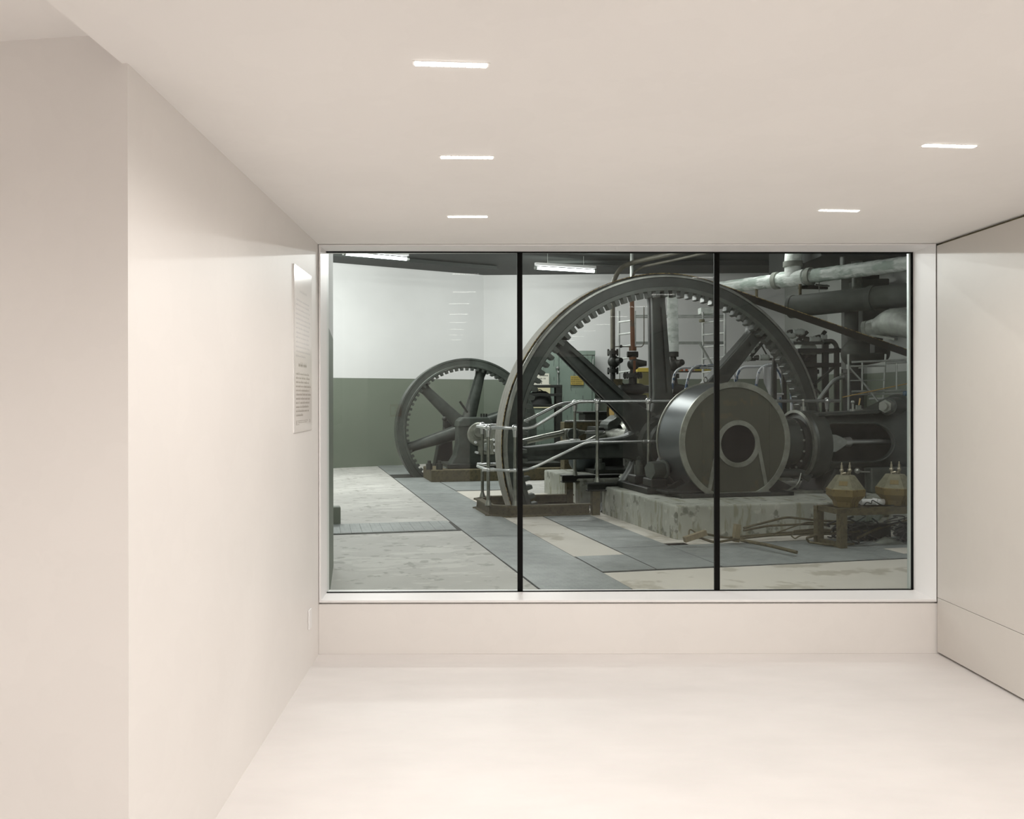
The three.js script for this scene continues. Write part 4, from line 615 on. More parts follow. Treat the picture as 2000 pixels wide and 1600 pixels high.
{ // yellow machine and striped beam far behind the valves
  const Z = 16.8, w = (x, y) => W(x, y, Z);
  const t = thing('yellow_machine', 'olive-yellow machine body far behind the black valves', 'machine', w(1268, 820), 'w');
  part(t, 'body', bx(w(1246, 0)[0], w(1310, 0)[0], HF, w(0, 727)[1], -Z - 0.5, -Z, 0.03), m.yellowDull); part(t, 'top_bar', bx(w(1244, 0)[0], w(1300, 0)[0], w(0, 727)[1], w(0, 719)[1], -Z - 0.2, -Z, 0.01), m.yellow); part(t, 'shaft', rod(w(1260, 756), w(1300, 756), 0.03), m.galv);
  const s = thing('striped_beam', 'yellow and red marked beam on the scaffold platform', 'beam', w(1360, 728), 'w');
  part(s, 'beam', bx(w(1312, 0)[0], w(1420, 0)[0], w(0, 726)[1], w(0, 719.5)[1], -Z + 0.1, -Z + 0.14, 0.003), m.yellow); for (const [a, b] of [[1327, 1331], [1335, 1340], [1350, 1352]]) part(s, 'red_mark', bx(w(a, 0)[0], w(b, 0)[0], w(0, 725.8)[1], w(0, 719.7)[1], -Z + 0.135, -Z + 0.143), m.red); part(s, 'white_mark', bx(w(1327, 0)[0], w(1353, 0)[0], w(0, 725.6)[1], w(0, 719.9)[1], -Z + 0.135, -Z + 0.1415), m.white); part(s, 'rail', bx(w(1300, 0)[0], w(1425, 0)[0], w(0, 728.5)[1], w(0, 726)[1], -Z + 0.08, -Z + 0.15), m.ironDark);
}
{ // rolling scaffold with two ladder frames
  const Z = 16, u = Z / F, t = thing('scaffold', 'pale tube scaffold with two ladder frames and cross rails behind the pipes', 'scaffold', W(1310, 905, Z), 'w');
  const frame = (xa, xb, yt, name, rungs, Zb = Z - 0.5) => { const f = part(t, name, rod([W(xa, 0, Z)[0], HF, -Z], W(xa, yt, Z), 0.021), m.oldWhite); part(t, name, rod([W(xb, 0, Zb)[0], HF, -Zb], W(xb, yt, Zb), 0.021), m.oldWhite); for (const y of rungs) part(t, 'rung', rod(W(xa, y, Z), W(xb, y - 4, Zb), 0.017), m.oldWhite); };
  frame(1209, 1240, 608, 'frame_tube', [630, 654, 678, 702, 728]); frame(1373, 1416, 610, 'frame_tube', [631, 655, 679, 702, 728]);
  for (const y of [617, 620.5, 669, 672]) part(t, 'cross_rail', rod(W(1240, y, Z), W(1416, y, Z), 0.013), m.galv);
  part(t, 'diagonal_brace', rod(W(1367, 672, Z - 0.3), W(1410, 745, Z - 0.3), 0.02), m.galv);
  part(t, 'frame_cap', disc(0.05, 0.05, 'y', W(1371, 630, Z - 0.1)), m.sack); part(t, 'guard_board', bx(W(1386, 0, Z)[0], W(1389.5, 0, Z)[0], W(0, 672, Z)[1], W(0, 620, Z)[1], -Z + 0.5, -Z + 0.52), m.yellow, 'yellow strip'); part(t, 'lamp_box', bx(W(1371, 0, Z)[0], W(1398, 0, Z)[0], W(0, 613, Z)[1], W(0, 600, Z)[1], -Z - 0.3, -Z - 0.1, 0.02), m.lag, 'pale box on the frame');
}
{ // blue and white painted stair hoops
  const Z = 13.6, w = (x, y) => W(x, y, Z), hoop = (pts, label, r = 0.021) => single('tube_hoop', label, 'hoop', tube(pts.map(([x, y, z]) => y === 880 ? [W(x, 0, z ?? Z)[0], HF + PT, -(z ?? Z)] : W(x, y, z ?? Z)), r, 0.16, 12), m.worn, 'w', 'painted tube hoops behind the crank guard');
  hoop([[1305, 880], [1309, 784], [1319, 719], [1400, 719], [1412, 800], [1414, 880]], 'flaked blue and white tube hoop nearest the lagged riser');
  hoop([[1334, 880, 13.2], [1337, 770, 13.2], [1350, 715, 13.2], [1428, 715, 13.2], [1437, 740, 13.2], [1438, 880, 13.2]], 'flaked blue and white tube hoop with a strap, crossing behind the slanting spoke');
  hoop([[1434, 880, 13.5], [1437, 745, 13.5], [1445, 718, 13.5], [1520, 717, 13.5], [1530, 760, 13.5], [1531, 880, 13.5]], 'flaked blue and white tube hoop under the insulators');
  hoop([[1470, 880, 13.1], [1474, 770, 13.1], [1484, 714, 13.1], [1540, 714, 13.1], [1546, 770, 13.1], [1547, 880, 13.1]], 'flaked blue and white tube hoop with the white cloth');
  const sp = thing('steel_post', 'plain dark steel post beside the white cloth', 'post', W(1512, 880, 12.9), 'w'); part(sp, 'post', bx(W(1509, 0, 12.9)[0], W(1516, 0, 12.9)[0], HF + PT, W(0, 700, 12.9)[1], -12.93, -12.87), m.ironDark); part(sp, 'foot_plate', bx(W(1503, 0, 12.9)[0], W(1522, 0, 12.9)[0], HF + PT, HF + PT + 0.012, -12.98, -12.82), m.ironDark);
  // cloth hung over the hoop
  const N = 12, K = 14, pos = [], idx = []; const cl = (i, k) => { const s = i / N, v = k / K, e = v < 0.5 ? 0 : (v - 0.5), x = 1490 + s * 20 + (s < 0.3 ? -e * 0 : 0) + v * 2, yb = 718 + v * (30 + 32 * Math.min(1, s * 1.4)); return W(x, yb, 13.06 - 0.02 * Math.sin(s * 9 + v * 2)); };
  for (let i = 0; i <= N; i++) for (let k = 0; k <= K; k++) pos.push(...cl(i, k)); for (let i = 0; i < N; i++) for (let k = 0; k < K; k++) { const a = i * (K + 1) + k, b = a + K + 1; idx.push(a, a + 1, b, b, a + 1, b + 1); }
  const g = new THREE.BufferGeometry(); g.setAttribute('position', new THREE.Float32BufferAttribute(pos, 3)); g.setIndex(idx); g.computeVertexNormals(); const g2 = g.clone().translate(0, 0, -0.006);
  single('cloth', 'white cloth hanging over the painted tube hoop', 'cloth', mrg([g, g2]), m.cloth, 'w');
  const bk = thing('white_crate', 'white plastic crate with a blue bottle behind the crank guard', 'crate', W(1507, 800, 13.4), 'w'); const c0 = W(1492, 800, 13.4), c1 = W(1528, 770, 13.4); part(bk, 'crate', bx(c0[0], c1[0], HF + 0.95, c1[1], -13.8, -13.4, 0.02), m.white); part(bk, 'stand', bx(c0[0] + 0.02, c1[0] - 0.02, HF + PT, HF + 0.95, -13.75, -13.45), m.ironDark); part(bk, 'rim', bx(c0[0] - 0.02, c1[0] + 0.02, c1[1] - 0.02, c1[1] + 0.01, -13.82, -13.38, 0.01), m.white);
  const bo = W(1524, 777, 13.3); single('bottle', 'small blue-capped bottle by the white crate', 'bottle', mrg([rod([bo[0], HF + 0.95 + 0.0, bo[2]], [bo[0], bo[1] - 0.04, bo[2]], 0.03), rod([bo[0], bo[1] - 0.04, bo[2]], [bo[0], bo[1], bo[2]], 0.016)]), m.blue, 'w');
}
// ---------- pipes, duct and fittings on the pipe wall ----------
{
  const line = (pts, n) => { const c = new THREE.CatmullRomCurve3(pts.map(V), false, 'centripetal'); return c.getPoints(n).map((p) => p.toArray()); };
  const t = thing('lagged_main', 'thick white lagged pipe with a tee running under the hall ceiling', 'pipe', W(1552, 545, 13.3), 'w');
  const near = W(1790, 514, 11.85), far = W(1395, 565, 14.6), P = (s) => V(far).lerp(V(near), s).toArray(), ts = 0.44;
  const n = 60, pts = Array.from({ length: n }, (_, k) => P(k / (n - 1))); part(t, 'lagging', tube(pts, 0.105, 0, 20, (i, k) => 1 + 0.025 * Math.sin(i * 2.4 + k * 0.5) + 0.02 * Math.sin(i * 5.1 + k)), m.lag);
  const dir = V(near).sub(V(far)).normalize();
  const c = P(ts); part(t, 'tee_body', mrg([tube([P(ts - 0.06), P(ts), P(ts + 0.06)], 0.125, 0, 20), tube([c, [c[0], c[1] + 0.14, c[2]], [c[0], c[1] + 0.3, c[2]], [c[0] + 0.02, c[1] + 0.5, c[2] + 0.02], [c[0] + 0.25, c[1] + 0.62, c[2] + 0.2]], 0.125, 0.05, 18)]), m.lag);
  for (const s of [ts - 0.085, ts + 0.085]) part(t, 'band', tube([V(P(s)).addScaledVector(dir, -0.035).toArray(), V(P(s)).addScaledVector(dir, 0.035).toArray()], 0.135, 0, 20), m.band, 'grey wrapped joint'); part(t, 'band', rod([c[0], c[1] + 0.18, c[2]], [c[0], c[1] + 0.26, c[2]], 0.145, 0.145, 20), m.band, 'grey wrapped joint');
  const b = thing('black_main', 'thick blackened pipe with capped end below the white lagged pipe', 'pipe', W(1560, 600, 13.1), 'w');
  part(b, 'pipe', tube([W(1548, 600, 13.2), W(1660, 588, 12.5), W(1800, 575, 11.7)], 0.165, 0, 24), m.pipeDark); part(b, 'end_cap', tube([W(1545, 600.4, 13.22), W(1551, 599.8, 13.18)], 0.175, 0, 24), m.pipeDark); part(b, 'coupling', tube([W(1700, 584.5, 12.28), W(1712, 583.5, 12.2)], 0.185, 0, 24), m.pipeDark);
  part(b, 'hanger_rod', rod(W(1563, 586, 13.1), W(1563, 556, 13.1), 0.022), m.rust);
  const d = thing('dark_riser', 'dark vertical pipe with a bulbous valve beneath the blackened pipe', 'pipe', W(1668, 800, 12.7), 'w');
  part(d, 'pipe', rod(W(1663, 676, 12.7), W(1663, 600, 12.7), 0.095, 0.095, 20), m.pipeDark); part(d, 'valve_body', mrg([ball(W(1670, 692, 12.6), 0.195, 26), slathe([[0.19, 0], [0.18, 0.12], [0.15, 0.3], [0.1, 0.42], [0.0001, 0.43]], 'x', W(1676, 690, 12.6), 28), rod(W(1666, 700, 12.6), W(1664, 722, 12.6), 0.12, 0.08, 20)]), m.pipeDark); part(d, 'flange', flange(W(1665, 726, 12.6), [0, 1, 0], 0.15, 0.06), m.ironDark); part(d, 'lower_pipe', rod(W(1665, 728, 12.6), [W(1665, 0, 12.6)[0], HF + PT, -12.6], 0.09), m.pipeDark); part(d, 'side_flange', flange(W(1704, 690, 12.6), [1, 0, 0.0], 0.15, 0.05), m.pipeDark);
  const gpx = thing('grey_riser', 'short grey vertical pipe between the white and the blackened pipe', 'pipe', W(1674, 560, 13.4), 'w'); part(gpx, 'pipe', rod(W(1674, 580, 13.4), W(1674, 515, 13.4), 0.072, 0.072, 20), m.ductGrey); part(gpx, 'collar', rod(W(1674, 518, 13.4), W(1674, 511, 13.4), 0.085), m.ductGrey);
  const du = thing('black_duct', 'black square duct behind the blackened pipe', 'duct', W(1713, 640, 13.8), 'w'); const d0 = W(1684, 655, 13.8), d1 = W(1738, 545, 13.8); part(du, 'duct', bx(d0[0], d1[0], d0[1], d1[1], -14.3, -13.8, 0.02), m.pipeDark); part(du, 'bracket', bx(d0[0] + 0.05, d1[0] - 0.05, d1[1], HC, -14.1, -14.05), m.ironDark);
  const e = thing('duct_elbow', 'smooth grey insulated duct elbow beside the window edge', 'duct', W(1735, 660, 11.9), 'w');
  part(e, 'elbow', tube(line([W(1692, 646, 12.1), W(1715, 640, 12.0), W(1740, 632, 11.8), W(1765, 632, 11.5), W(1800, 640, 11.2)], 24), 0.19, 0, 28, (i) => i < 5 ? 0.62 + i * 0.012 : Math.min(1, 0.66 + (i - 5) * 0.045)), m.ductGrey); part(e, 'end_band', tube([W(1689.5, 646.6, 12.12), W(1697, 645, 12.08)], 0.128, 0, 24), m.band); part(e, 'seam_band', tube([W(1748, 631.5, 11.74), W(1753, 631.4, 11.68)], 0.195, 0, 28), m.band); part(e, 'support_rail', bar(W(1703, 656, 12.0), W(1750, 664, 11.6), 0.06, 0.03), m.band); part(e, 'wall_bracket', bx(W(1712, 0, 12)[0], W(1728, 0, 12)[0], W(0, 690, 12)[1], W(0, 658, 12)[1], -12.2, -12.05), m.ironDark); 
  const pi = structGroup('trim_5', 'pale wall pilaster behind the pipes', 'pilaster', [W(1634, 0, 15.2)[0], 0, -15.2]); const p0 = W(1634, 0, 15.2)[0]; part(pi, 'upper_shaft', bx(p0, 6.8, dadoTop, HC, -15.6, -15.0), m.hallWhiteDim); part(pi, 'dado', bx(p0, 6.8, 0, dadoTop, -15.6, -15.0), m.dado);
  const sh = thing('pipe_bracket', 'dark steel bracket with a drop rod between the large pipes', 'bracket', W(1595, 565, 13.6), 'w'); part(sh, 'arm', bar(W(1560, 561, 13.7), W(1616, 562, 13.7), 0.06, 0.07), m.ironDark); part(sh, 'drop_rod', rod(W(1478, 582, 13.9), W(1478, 561, 13.9), 0.022), m.rust); part(sh, 'clip', bar(W(1592, 557, 13.5), W(1620, 560, 13.5), 0.03, 0.025), m.galv); part(sh, 'tie', rod(W(1600, 574, 13.55), W(1600, 548, 13.55), 0.008), m.galv);
  const th = thing('thin_riser', 'thin galvanised pipe above the white lagged pipe', 'pipe', W(1645, 518, 13), 'w'); part(th, 'pipe', rod(W(1645, 522, 13), W(1645, 470, 13), 0.03), m.galv);
}
{ // insulators on sloping bars
  const Z = 18.0;
  [[1463, 702, 1510, 645, 'insulator bar with porcelain insulators seen below the slanting spoke', [[1455, 701], [1462, 686], [1470, 673], [1491, 699]]], [1557, 668, 1577, 649, 'insulator bar with porcelain insulators seen between wheel and belt', [[1558, 650], [1541, 656], [1590, 664], [1552, 672]]], [1598, 668, 1612, 648, 'short insulator bar just below the belt', [[1612, 660]]]].forEach(([x0, y0, x1, y1, lab, ins]) => {
    const ZZ = x0 > 1530 ? 15.9 : Z, t = thing('insulator_bar', lab, 'insulator', W(x0, y0, ZZ), 'w', 'insulator bars on the pipe wall'); part(t, 'bar', bar(W(x0, y0, ZZ), W(x1, y1, ZZ), 0.06, 0.06), m.ironDark); part(t, 'end_plate', bar(W(x0 - 2, y0 + 1, ZZ), W(x0 + 12, y0 + 1, ZZ), 0.08, 0.06), m.ironDark); part(t, 'wall_stub', bar(W(x0 + 3, y0, ZZ), [6.7, W(0, y0, ZZ)[1], -ZZ - 0.3], 0.05, 0.05), m.ironDark);
    for (const [x, y] of ins) { const c = W(x, y, ZZ), i = part(t, 'insulator', slathe([[0.0001, -0.1], [0.05, -0.1], [0.06, -0.06], [0.045, -0.03], [0.07, 0.0], [0.05, 0.03], [0.07, 0.06], [0.05, 0.12], [0.0001, 0.12]], 'x', c, 18), m.porcelain); part(i, 'cap', slathe([[0.0001, -0.2], [0.03, -0.19], [0.05, -0.13], [0.05, -0.09]], 'x', c, 14), m.ironDark); part(i, 'pin', rod([c[0] + 0.1, c[1], c[2]], W(x0 + (x1 - x0) * 0.5, y0 + (y1 - y0) * 0.5, ZZ), 0.015), m.ironDark); }
  });
}
{ // motor rack
  const Z = 12.9, w = (x, y) => W(x, y, Z), t = thing('motor_rack', 'black steel rack with shelves and diagonal stay beside the big flywheel', 'rack', w(1600, 880), 'w');
  for (const [a, b, dz, top] of [[1608, 1619, 0, 668], [1629, 1637, 0.05, 680], [1552, 1560, -0.5, 670]]) part(t, 'upright', bx(w(a, 0)[0], w(b, 0)[0], HF + PT, w(0, top)[1], -Z + dz - 0.06, -Z + dz), m.ironDark);
  part(t, 'top_rail', bx(w(1550, 0)[0], w(1622, 0)[0], w(0, 674)[1], w(0, 668)[1], -Z - 0.03, -Z), m.iron); part(t, 'corner_bend', tube([w(1608, 669), w(1626, 667), w(1634, 676), w(1634, 690)], 0.035, 0.1, 8), m.iron);
  for (const y of [683, 711]) part(t, 'shelf', bx(w(1556, 0)[0], w(1640, 0)[0], w(0, y + 7)[1], w(0, y - 1)[1], -Z - 0.45, -Z + 0.06, 0.004), m.ironDark);
  part(t, 'diagonal_stay', bar(w(1590, 752), w(1629, 718), 0.03, 0.06, [0, 0, 1]), m.iron); part(t, 'lower_stay', bar(w(1592, 760), w(1612, 780), 0.03, 0.05, [0, 0, 1]), m.iron);
  const mt = thing('motor', 'dark cased motor standing on the black steel rack', 'motor', w(1580, 711), 'w'); part(mt, 'casing', bx(w(1562, 0)[0], w(1599, 0)[0], w(0, 711)[1], w(0, 691)[1], -Z - 0.4, -Z - 0.05, 0.02), m.ironDark); part(mt, 'lug', bx(w(1574, 0)[0], w(1584, 0)[0], w(0, 706)[1], w(0, 700)[1], -Z - 0.06, -Z - 0.02, 0.006), m.ironDark);
  const lo = thing('lower_motor', 'dark lower motor hanging under the rack shelf', 'motor', w(1585, 760), 'w'); part(lo, 'casing', bx(w(1570, 0)[0], w(1600, 0)[0], HF + PT, w(0, 718)[1], -Z - 0.4, -Z - 0.05, 0.02), m.ironDark); part(lo, 'terminal_box', bx(w(1598, 0)[0], w(1606, 0)[0], w(0, 731)[1], w(0, 722)[1], -Z - 0.3, -Z - 0.1, 0.015), m.ironDark);
  const hd = thing('belt_drum', 'pale round drum lying on top of the rack', 'drum', w(1582, 683), 'w'); part(hd, 'drum_shell', disc(0.13, 0.3, 'z', [w(1582, 0)[0], w(0, 684)[1] - 0.005, -Z - 0.35], 30), m.ductGrey);
  const hn = thing('bent_handrail', 'bent grey handrail tube rising from the engine by the rack', 'handrail', w(1600, 800), 'w'); part(hn, 'tube', tube([W(1594, 790, 12.4), W(1611, 765, 12.4), W(1633, 739, 12.4), W(1664, 737, 12.4)], 0.028, 0.12, 10), m.galv);  part(hn, 'stand', rod([W(1594, 0, 12.4)[0], PT + HF, -12.4], W(1594, 790, 12.4), 0.028), m.galv);
}
{ // galvanised frame scaffold by the window edge
  const Z = 10.6, w = (x, y, z = Z) => W(x, y, z), t = thing('galvanised_scaffold', 'galvanised tube scaffold with slanting stay behind the guide barrel', 'scaffold', [w(1700, 0)[0], PT + HF, -Z], 'w');
  part(t, 'upright', rod([w(1657, 0)[0], PT + HF, -Z], w(1657, 693), 0.013), m.galv); part(t, 'upright', rod([w(1730, 0)[0], PT + HF, -Z - 0.2], w(1730, 693, Z + 0.2), 0.012), m.galv); part(t, 'upright', rod(w(1684, 764), w(1684, 708), 0.012), m.galv); part(t, 'upright', rod(w(1751, 764), w(1751, 710), 0.011), m.galv);
  for (const [x0, x1, y, y2, r] of [[1664, 1785, 708.5, 704, 0.0145], [1732, 1785, 711, 708, 0.012], [1661, 1730, 716.5, 716, 0.012], [1661, 1729, 744.5, 744, 0.007], [1664, 1785, 766, 764, 0.0145], [1664, 1770, 772, 770, 0.011], [1661, 1745, 801, 800, 0.006]]) part(t, 'rail', rod(w(x0, y), w(x1, y2), r), m.galv);
  part(t, 'slanting_stay', tube([w(1656, 715), w(1664, 725), w(1690, 753), w(1718, 789, 10.3)], 0.012, 0.05), m.galv); part(t, 'coupler', mrg([rod(w(1656, 722), w(1656, 713), 0.022)]), m.galv); part(t, 'coupler', bx(w(1697, 0)[0], w(1701, 0)[0], w(0, 775)[1], w(0, 767)[1], -Z - 0.02, -Z + 0.02), m.galv); part(t, 'blue_tie', ball(w(1768, 770), 0.035, 10), m.blue, 'dark blue rag tie');
  part(t, 'dark_tank', bx(w(1660, 0, 12.2)[0], w(1688, 0, 12.2)[0], HF + PT, w(0, 730, 12.2)[1], -12.45, -12.2, 0.02), m.ironDark); part(t, 'tray', bx(w(1718, 0)[0], w(1762, 0)[0], w(0, 783)[1], w(0, 778)[1], -Z - 0.3, -Z + 0.1, 0.01), m.galv);
  const cn = single('cane', 'long thin yellow cane leaning across the tube frame', 'cane', rod(W(1646, 777, 10.3), W(1790, 747, 10.75), 0.0065), m.cane, 'w');
  const h = on(1677, 801, -8.95), ho = thing('tool_holder', 'small grey holder with a yellow pencil on the guide barrel', 'holder', [h[0], h[1] - 0.06, h[2]]); part(ho, 'holder', mrg([bx(h[0] - 0.035, h[0] + 0.03, h[1] - 0.06, h[1] + 0.05, h[2] - 0.01, h[2] + 0.01, 0.003)]), m.ductGrey); part(ho, 'pencil', rod([h[0], h[1] + 0.03, h[2]], [h[0] + 0.02, h[1] + 0.13, h[2]], 0.008), m.cane, 'yellow pencil');
}
// ---------- bench, vessels and scrap before the plinth ----------
const BT = 0.375;
{
  const b0 = 4.94, b1 = 6.2, a0 = -7.14, a1 = -7.44, t = thing('steel_bench', 'low rusty angle-steel bench on the floor plates', 'bench', [(b0 + b1) / 2, 0.009, (a0 + a1) / 2]);
  const leg = (b, a) => part(t, 'leg', mrg([bx(b - 0.034, b + 0.034, 0.009, BT - 0.01, a - 0.006, a + 0.006), bx(b - 0.034, b - 0.022, 0.009, BT - 0.01, a - 0.06, a)]), m.rust);
  leg(b0 + 0.06, a0); leg(b0 + 0.02, a1); leg(b1, a0); leg(b1, a1);
  part(t, 'top_rail', mrg([bx(b0 + 0.02, b1 + 0.04, BT - 0.065, BT, a0 - 0.006, a0 + 0.006), bx(b0 + 0.02, b1 + 0.04, BT - 0.008, BT, a0 - 0.06, a0)]), m.rust); part(t, 'top_rail', mrg([bx(b0 - 0.02, b1 + 0.04, BT - 0.065, BT, a1 - 0.006, a1 + 0.006), bx(b0 - 0.02, b1 + 0.04, BT - 0.008, BT, a1, a1 + 0.06)]), m.rust); part(t, 'end_rail', bx(b0 - 0.01, b0 + 0.05, BT - 0.05, BT - 0.002, a1, a0), m.rust); part(t, 'end_rail', bx(b1 - 0.02, b1 + 0.03, BT - 0.05, BT - 0.002, a1, a0), m.rust); part(t, 'foot_rail', bar([b0 + 0.05, 0.035, a0], [b0 + 0.01, 0.035, a1], 0.02, 0.05), m.rust);
  part(t, 'slat', bx(b0 + 0.3, b0 + 0.36, BT - 0.006, BT + 0.0, a1, a0), m.rust); part(t, 'slat', bx(b0 + 0.62, b0 + 0.72, BT - 0.006, BT, a1, a0), m.rust);
  const vessel = (px, lab, k, yaw) => {
    const p = on(px, 993, -7.29), q = thing('faceted_vessel', lab, 'vessel', [p[0], BT, -7.29], 'm', 'faceted vessels on the bench'); const seg = (prof) => { const g = new THREE.LatheGeometry(prof.map((v) => new THREE.Vector2(...v)), 6).toNonIndexed(); g.computeVertexNormals(); return g.rotateY(yaw).translate(p[0], BT, -7.29); };
    part(q, 'lower_body', seg([[0.0001, 0], [0.105, 0], [0.118, 0.05], [0.165, 0.1]]), m.tan); part(q, 'middle_band', seg([[0.165, 0.1], [0.172, 0.105], [0.176, 0.165], [0.17, 0.17]]), m.tan); part(q, 'upper_cap', seg([[0.17, 0.17], [0.085, 0.292], [0.08, 0.296], [0.0001, 0.297]]), m.sack, 'grey canvas-coloured sloping top');
    const l = mesh(new THREE.BoxGeometry(0.075, 0.045, 0.004), m.tan, 'paper_label'); const an = yaw - Math.PI / 6; l.position.set(Math.sin(an) * 0.1155, 0.225, Math.cos(an) * 0.1155); l.rotation.set(0, an, 0); l.rotateX(-0.54); q.add(l);
    for (const dx of [-0.04, 0.045]) part(q, 'valve', mrg([rod([p[0] + dx, BT + 0.290, -7.29], [p[0] + dx, BT + 0.390, -7.29], 0.011), ball([p[0] + dx, BT + 0.340, -7.29], 0.02, 10), rod([p[0] + dx, BT + 0.385, -7.29], [p[0] + dx, BT + 0.415, -7.29], 0.006), rod([p[0] + dx - Math.sign(dx) * 0.0, BT + 0.310, -7.29], [p[0] + dx * 0.2, BT + 0.315, -7.27], 0.012)]), m.brass);
  };
  vessel(1651, 'faceted tan vessel with two valves over the bench leg', 1, -0.25); vessel(1748, 'faceted darker tan vessel with two valves by the window edge', 2, -0.2);
  const rl = on(1703, 980, -7.33); const ro = thing('white_roll', 'white paper-like roll lying on the bench between the vessels', 'roll', [rl[0], BT, -7.33]); part(ro, 'roll', rod([rl[0] - 0.1, BT + 0.028, -7.36], [rl[0] + 0.12, BT + 0.028, -7.32], 0.028, 0.028, 20), m.white); part(ro, 'strap', bx(rl[0] + 0.03, rl[0] + 0.045, BT, BT + 0.062, -7.37, -7.3, 0.006), m.white);
  single('bent_wire', 'dark bent wire lying on the bench beside the white roll', 'wire', tube([[rl[0] - 0.15, BT + 0.008, -7.25], [rl[0] - 0.1, BT + 0.04, -7.27], [rl[0] - 0.07, BT + 0.02, -7.24], [rl[0] - 0.05, BT + 0.06, -7.27], [rl[0] + 0.02, BT + 0.008, -7.22], [rl[0] + 0.14, BT + 0.008, -7.2]], 0.005, 0.03, 8), m.ironDark);
}
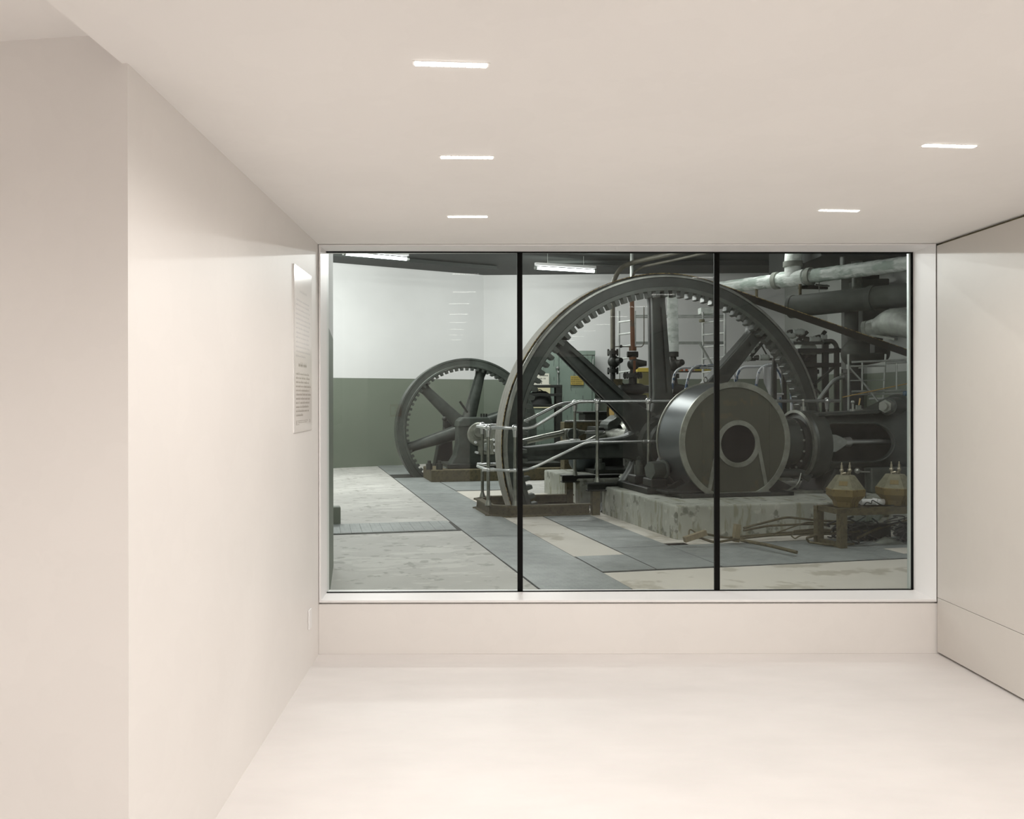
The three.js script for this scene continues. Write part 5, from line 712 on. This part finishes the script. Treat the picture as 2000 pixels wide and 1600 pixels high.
{ // clear bell jar, dish, scrap rods
  const j = fl(1672, 1052, 0.01), jar = thing('glass_bell', 'clear glass bell lying under the bench', 'bell', [j[0], 0.2, -7.55]); part(jar, 'glass', slathe([[0.0001, 0.0], [0.03, 0.01], [0.06, 0.06], [0.085, 0.14], [0.09, 0.36]], 'x', [0, 0, 0], 28).rotateY(Math.PI).translate(5.72, 0.245, -7.55), m.jar); part(jar, 'collar', rod([5.72, 0.245, -7.55], [5.78, 0.24, -7.55], 0.03, 0.02), m.brass); part(jar, 'cradle', bx(5.36, 5.78, 0.009, 0.16, -7.6, -7.5, 0.01), m.ironDark);
  const ds = fl(1733, 1060, 0.01), dish = thing('metal_dish', 'shallow upturned metal lamp dish on the floor plates', 'dish', [ds[0], 0.009, ds[2]]); part(dish, 'dish', slathe([[0.0001, 0.05], [0.03, 0.048], [0.07, 0.025], [0.13, 0.003], [0.135, 0.0]], 'y', [ds[0], 0.009, ds[2]], 32), m.ductGrey); part(dish, 'knob', rod([ds[0], 0.055, ds[2]], [ds[0], 0.075, ds[2]], 0.012), m.ironDark);
  const rodOf = (pts, r, lab) => single('scrap_rod', lab, 'rod', tube(pts.map(([x, y, a]) => { const p = on(x, y, a); return p; }), r, 0.06, 8), m.rust, 'm', 'scrap rods before the plinth');
  rodOf([[1452, 1032, -7.7], [1536, 1011, -7.75], [1600, 1018, -7.75], [1680, 1022, -7.75]], 0.011, 'long bent scrap rod peaking against the plinth');
  rodOf([[1452, 1037, -7.68], [1500, 1028, -7.72], [1570, 1025, -7.72], [1690, 1024, -7.72]], 0.011, 'long nearly straight scrap rod below the bent one');
  rodOf([[1378, 1044, -7.62], [1420, 1052, -7.6], [1470, 1047, -7.62], [1545, 1041, -7.65], [1690, 1034, -7.7]], 0.011, 'scrap rod passing from the tilted wood spacer under the upright one');
  rodOf([[1364, 1050, -7.55], [1395, 1061, -7.5], [1440, 1053, -7.55], [1500, 1047, -7.6], [1620, 1040, -7.62]], 0.012, 'sagging scrap rod touching the floor plates');
  rodOf([[1446, 1056, -7.45], [1500, 1066, -7.15], [1556, 1080, -6.85]], 0.016, 'straight pipe length lying loose on the floor plates');
  rodOf([[1547, 1046, -7.5], [1549, 1038, -7.5], [1600, 1034, -7.55], [1620, 1036, -7.55]], 0.008, 'thin scrap wire with an upturned end');
  rodOf([[1545, 1047, -7.45], [1552, 1054, -7.42], [1562, 1047, -7.45], [1640, 1042, -7.5]], 0.007, 'thin scrap wire with a hooked loop');
  rodOf([[1510, 1044, -7.6], [1560, 1026, -7.66], [1580, 1020, -7.7], [1620, 1030, -7.7]], 0.007, 'thin slanting scrap wire crossing the long rods');
  rodOf([[1580, 1060, -7.4], [1574, 1052, -7.4], [1600, 1045, -7.45], [1700, 1038, -7.5]], 0.012, 'thick looped scrap rod behind the bench leg');
  rodOf([[1580, 1060, -7.35], [1620, 1066, -7.25], [1668, 1064, -7.25]], 0.011, 'scrap rod lying flat under the bench end');
  rodOf([[1675, 1052, -7.3], [1710, 1035, -7.45], [1770, 1018, -7.55]], 0.012, 'scrap rod sloping up beneath the vessels');
  rodOf([[1345, 1049, -7.6], [1346, 1033, -7.66], [1358, 1041, -7.6]], 0.007, 'short crooked hook beside the tilted wood spacer');
  const wd = (x0, y0, x1, y1, a, w, lab) => { const t = single('wood_spacer', lab, 'block', bar(on(x0, y0, a), on(x1, y1, a), 0.05, w, [0, 0, 1]), m.wood, 'm', 'notched wood spacers between the rods'); return t; };
  wd(1336, 1055, 1378, 1041, -7.5, 0.05, 'tilted wooden spacer at the rod ends'); wd(1436, 1059, 1440, 1025, -7.58, 0.06, 'upright wooden spacer between the rods');
  // dark tangle of cable under the bench
  const cables = []; for (let k = 0; k < 34; k++) { const b = rr(5.1, 6.0), p = []; let x = b, z = rr(-7.75, -7.25), y = rr(0.02, 0.16); for (let i = 0; i < 7; i++) { p.push([x, Math.max(0.018, y), z]); x += rr(-0.05, 0.16); z = Math.max(-7.85, Math.min(-7.2, z + rr(-0.1, 0.1))); y = Math.max(0.02, Math.min(0.2, y + rr(-0.08, 0.08))); } cables.push(tube(p, rr(0.005, 0.011), 0.05, 6)); }
  const tg = single('cable_tangle', 'dark tangle of cable and wire heaped under the bench', 'cable', mrg(cables), m.tyre); tg.userData.kind = 'stuff';
  const rub = single('cable_heap', 'dark heap of rubber hose at the foot of the plinth beside the bench', 'hose', mrg([0, 1, 2, 3].map((k) => tube(Array.from({ length: 15 }, (_, i) => { const a = i / 14 * 6.0; return [6.15 + 0.22 * Math.cos(a) + k * 0.02, 0.03 + k * 0.028, -7.62 + 0.13 * Math.sin(a)]; }), 0.016, 0, 8))), m.tyre); rub.userData.kind = 'stuff';
  const pf = on(1715, 960, -7.9), sp = thing('pipe_fitting', 'small valve fitting on a thin stem before the guide pedestal', 'valve', [pf[0], PT, -8.1]); part(sp, 'stem', rod([pf[0], PT, -8.1], [pf[0], PT + 0.27, -8.1], 0.005), m.ironGrey); part(sp, 'cross_handle', rod([pf[0] - 0.06, PT + 0.28, -8.1], [pf[0] + 0.05, PT + 0.275, -8.1], 0.009), m.bolt); part(sp, 'cock', ball([pf[0] - 0.1, PT + 0.29, -8.1], 0.03, 10), m.bolt);
  part(sp, 'link', rod([pf[0] - 0.1, PT + 0.29, -8.1], [pf[0] - 0.05, PT + 0.28, -8.1], 0.008), m.bolt);
}
//MORE
renderer.render(scene, camera);
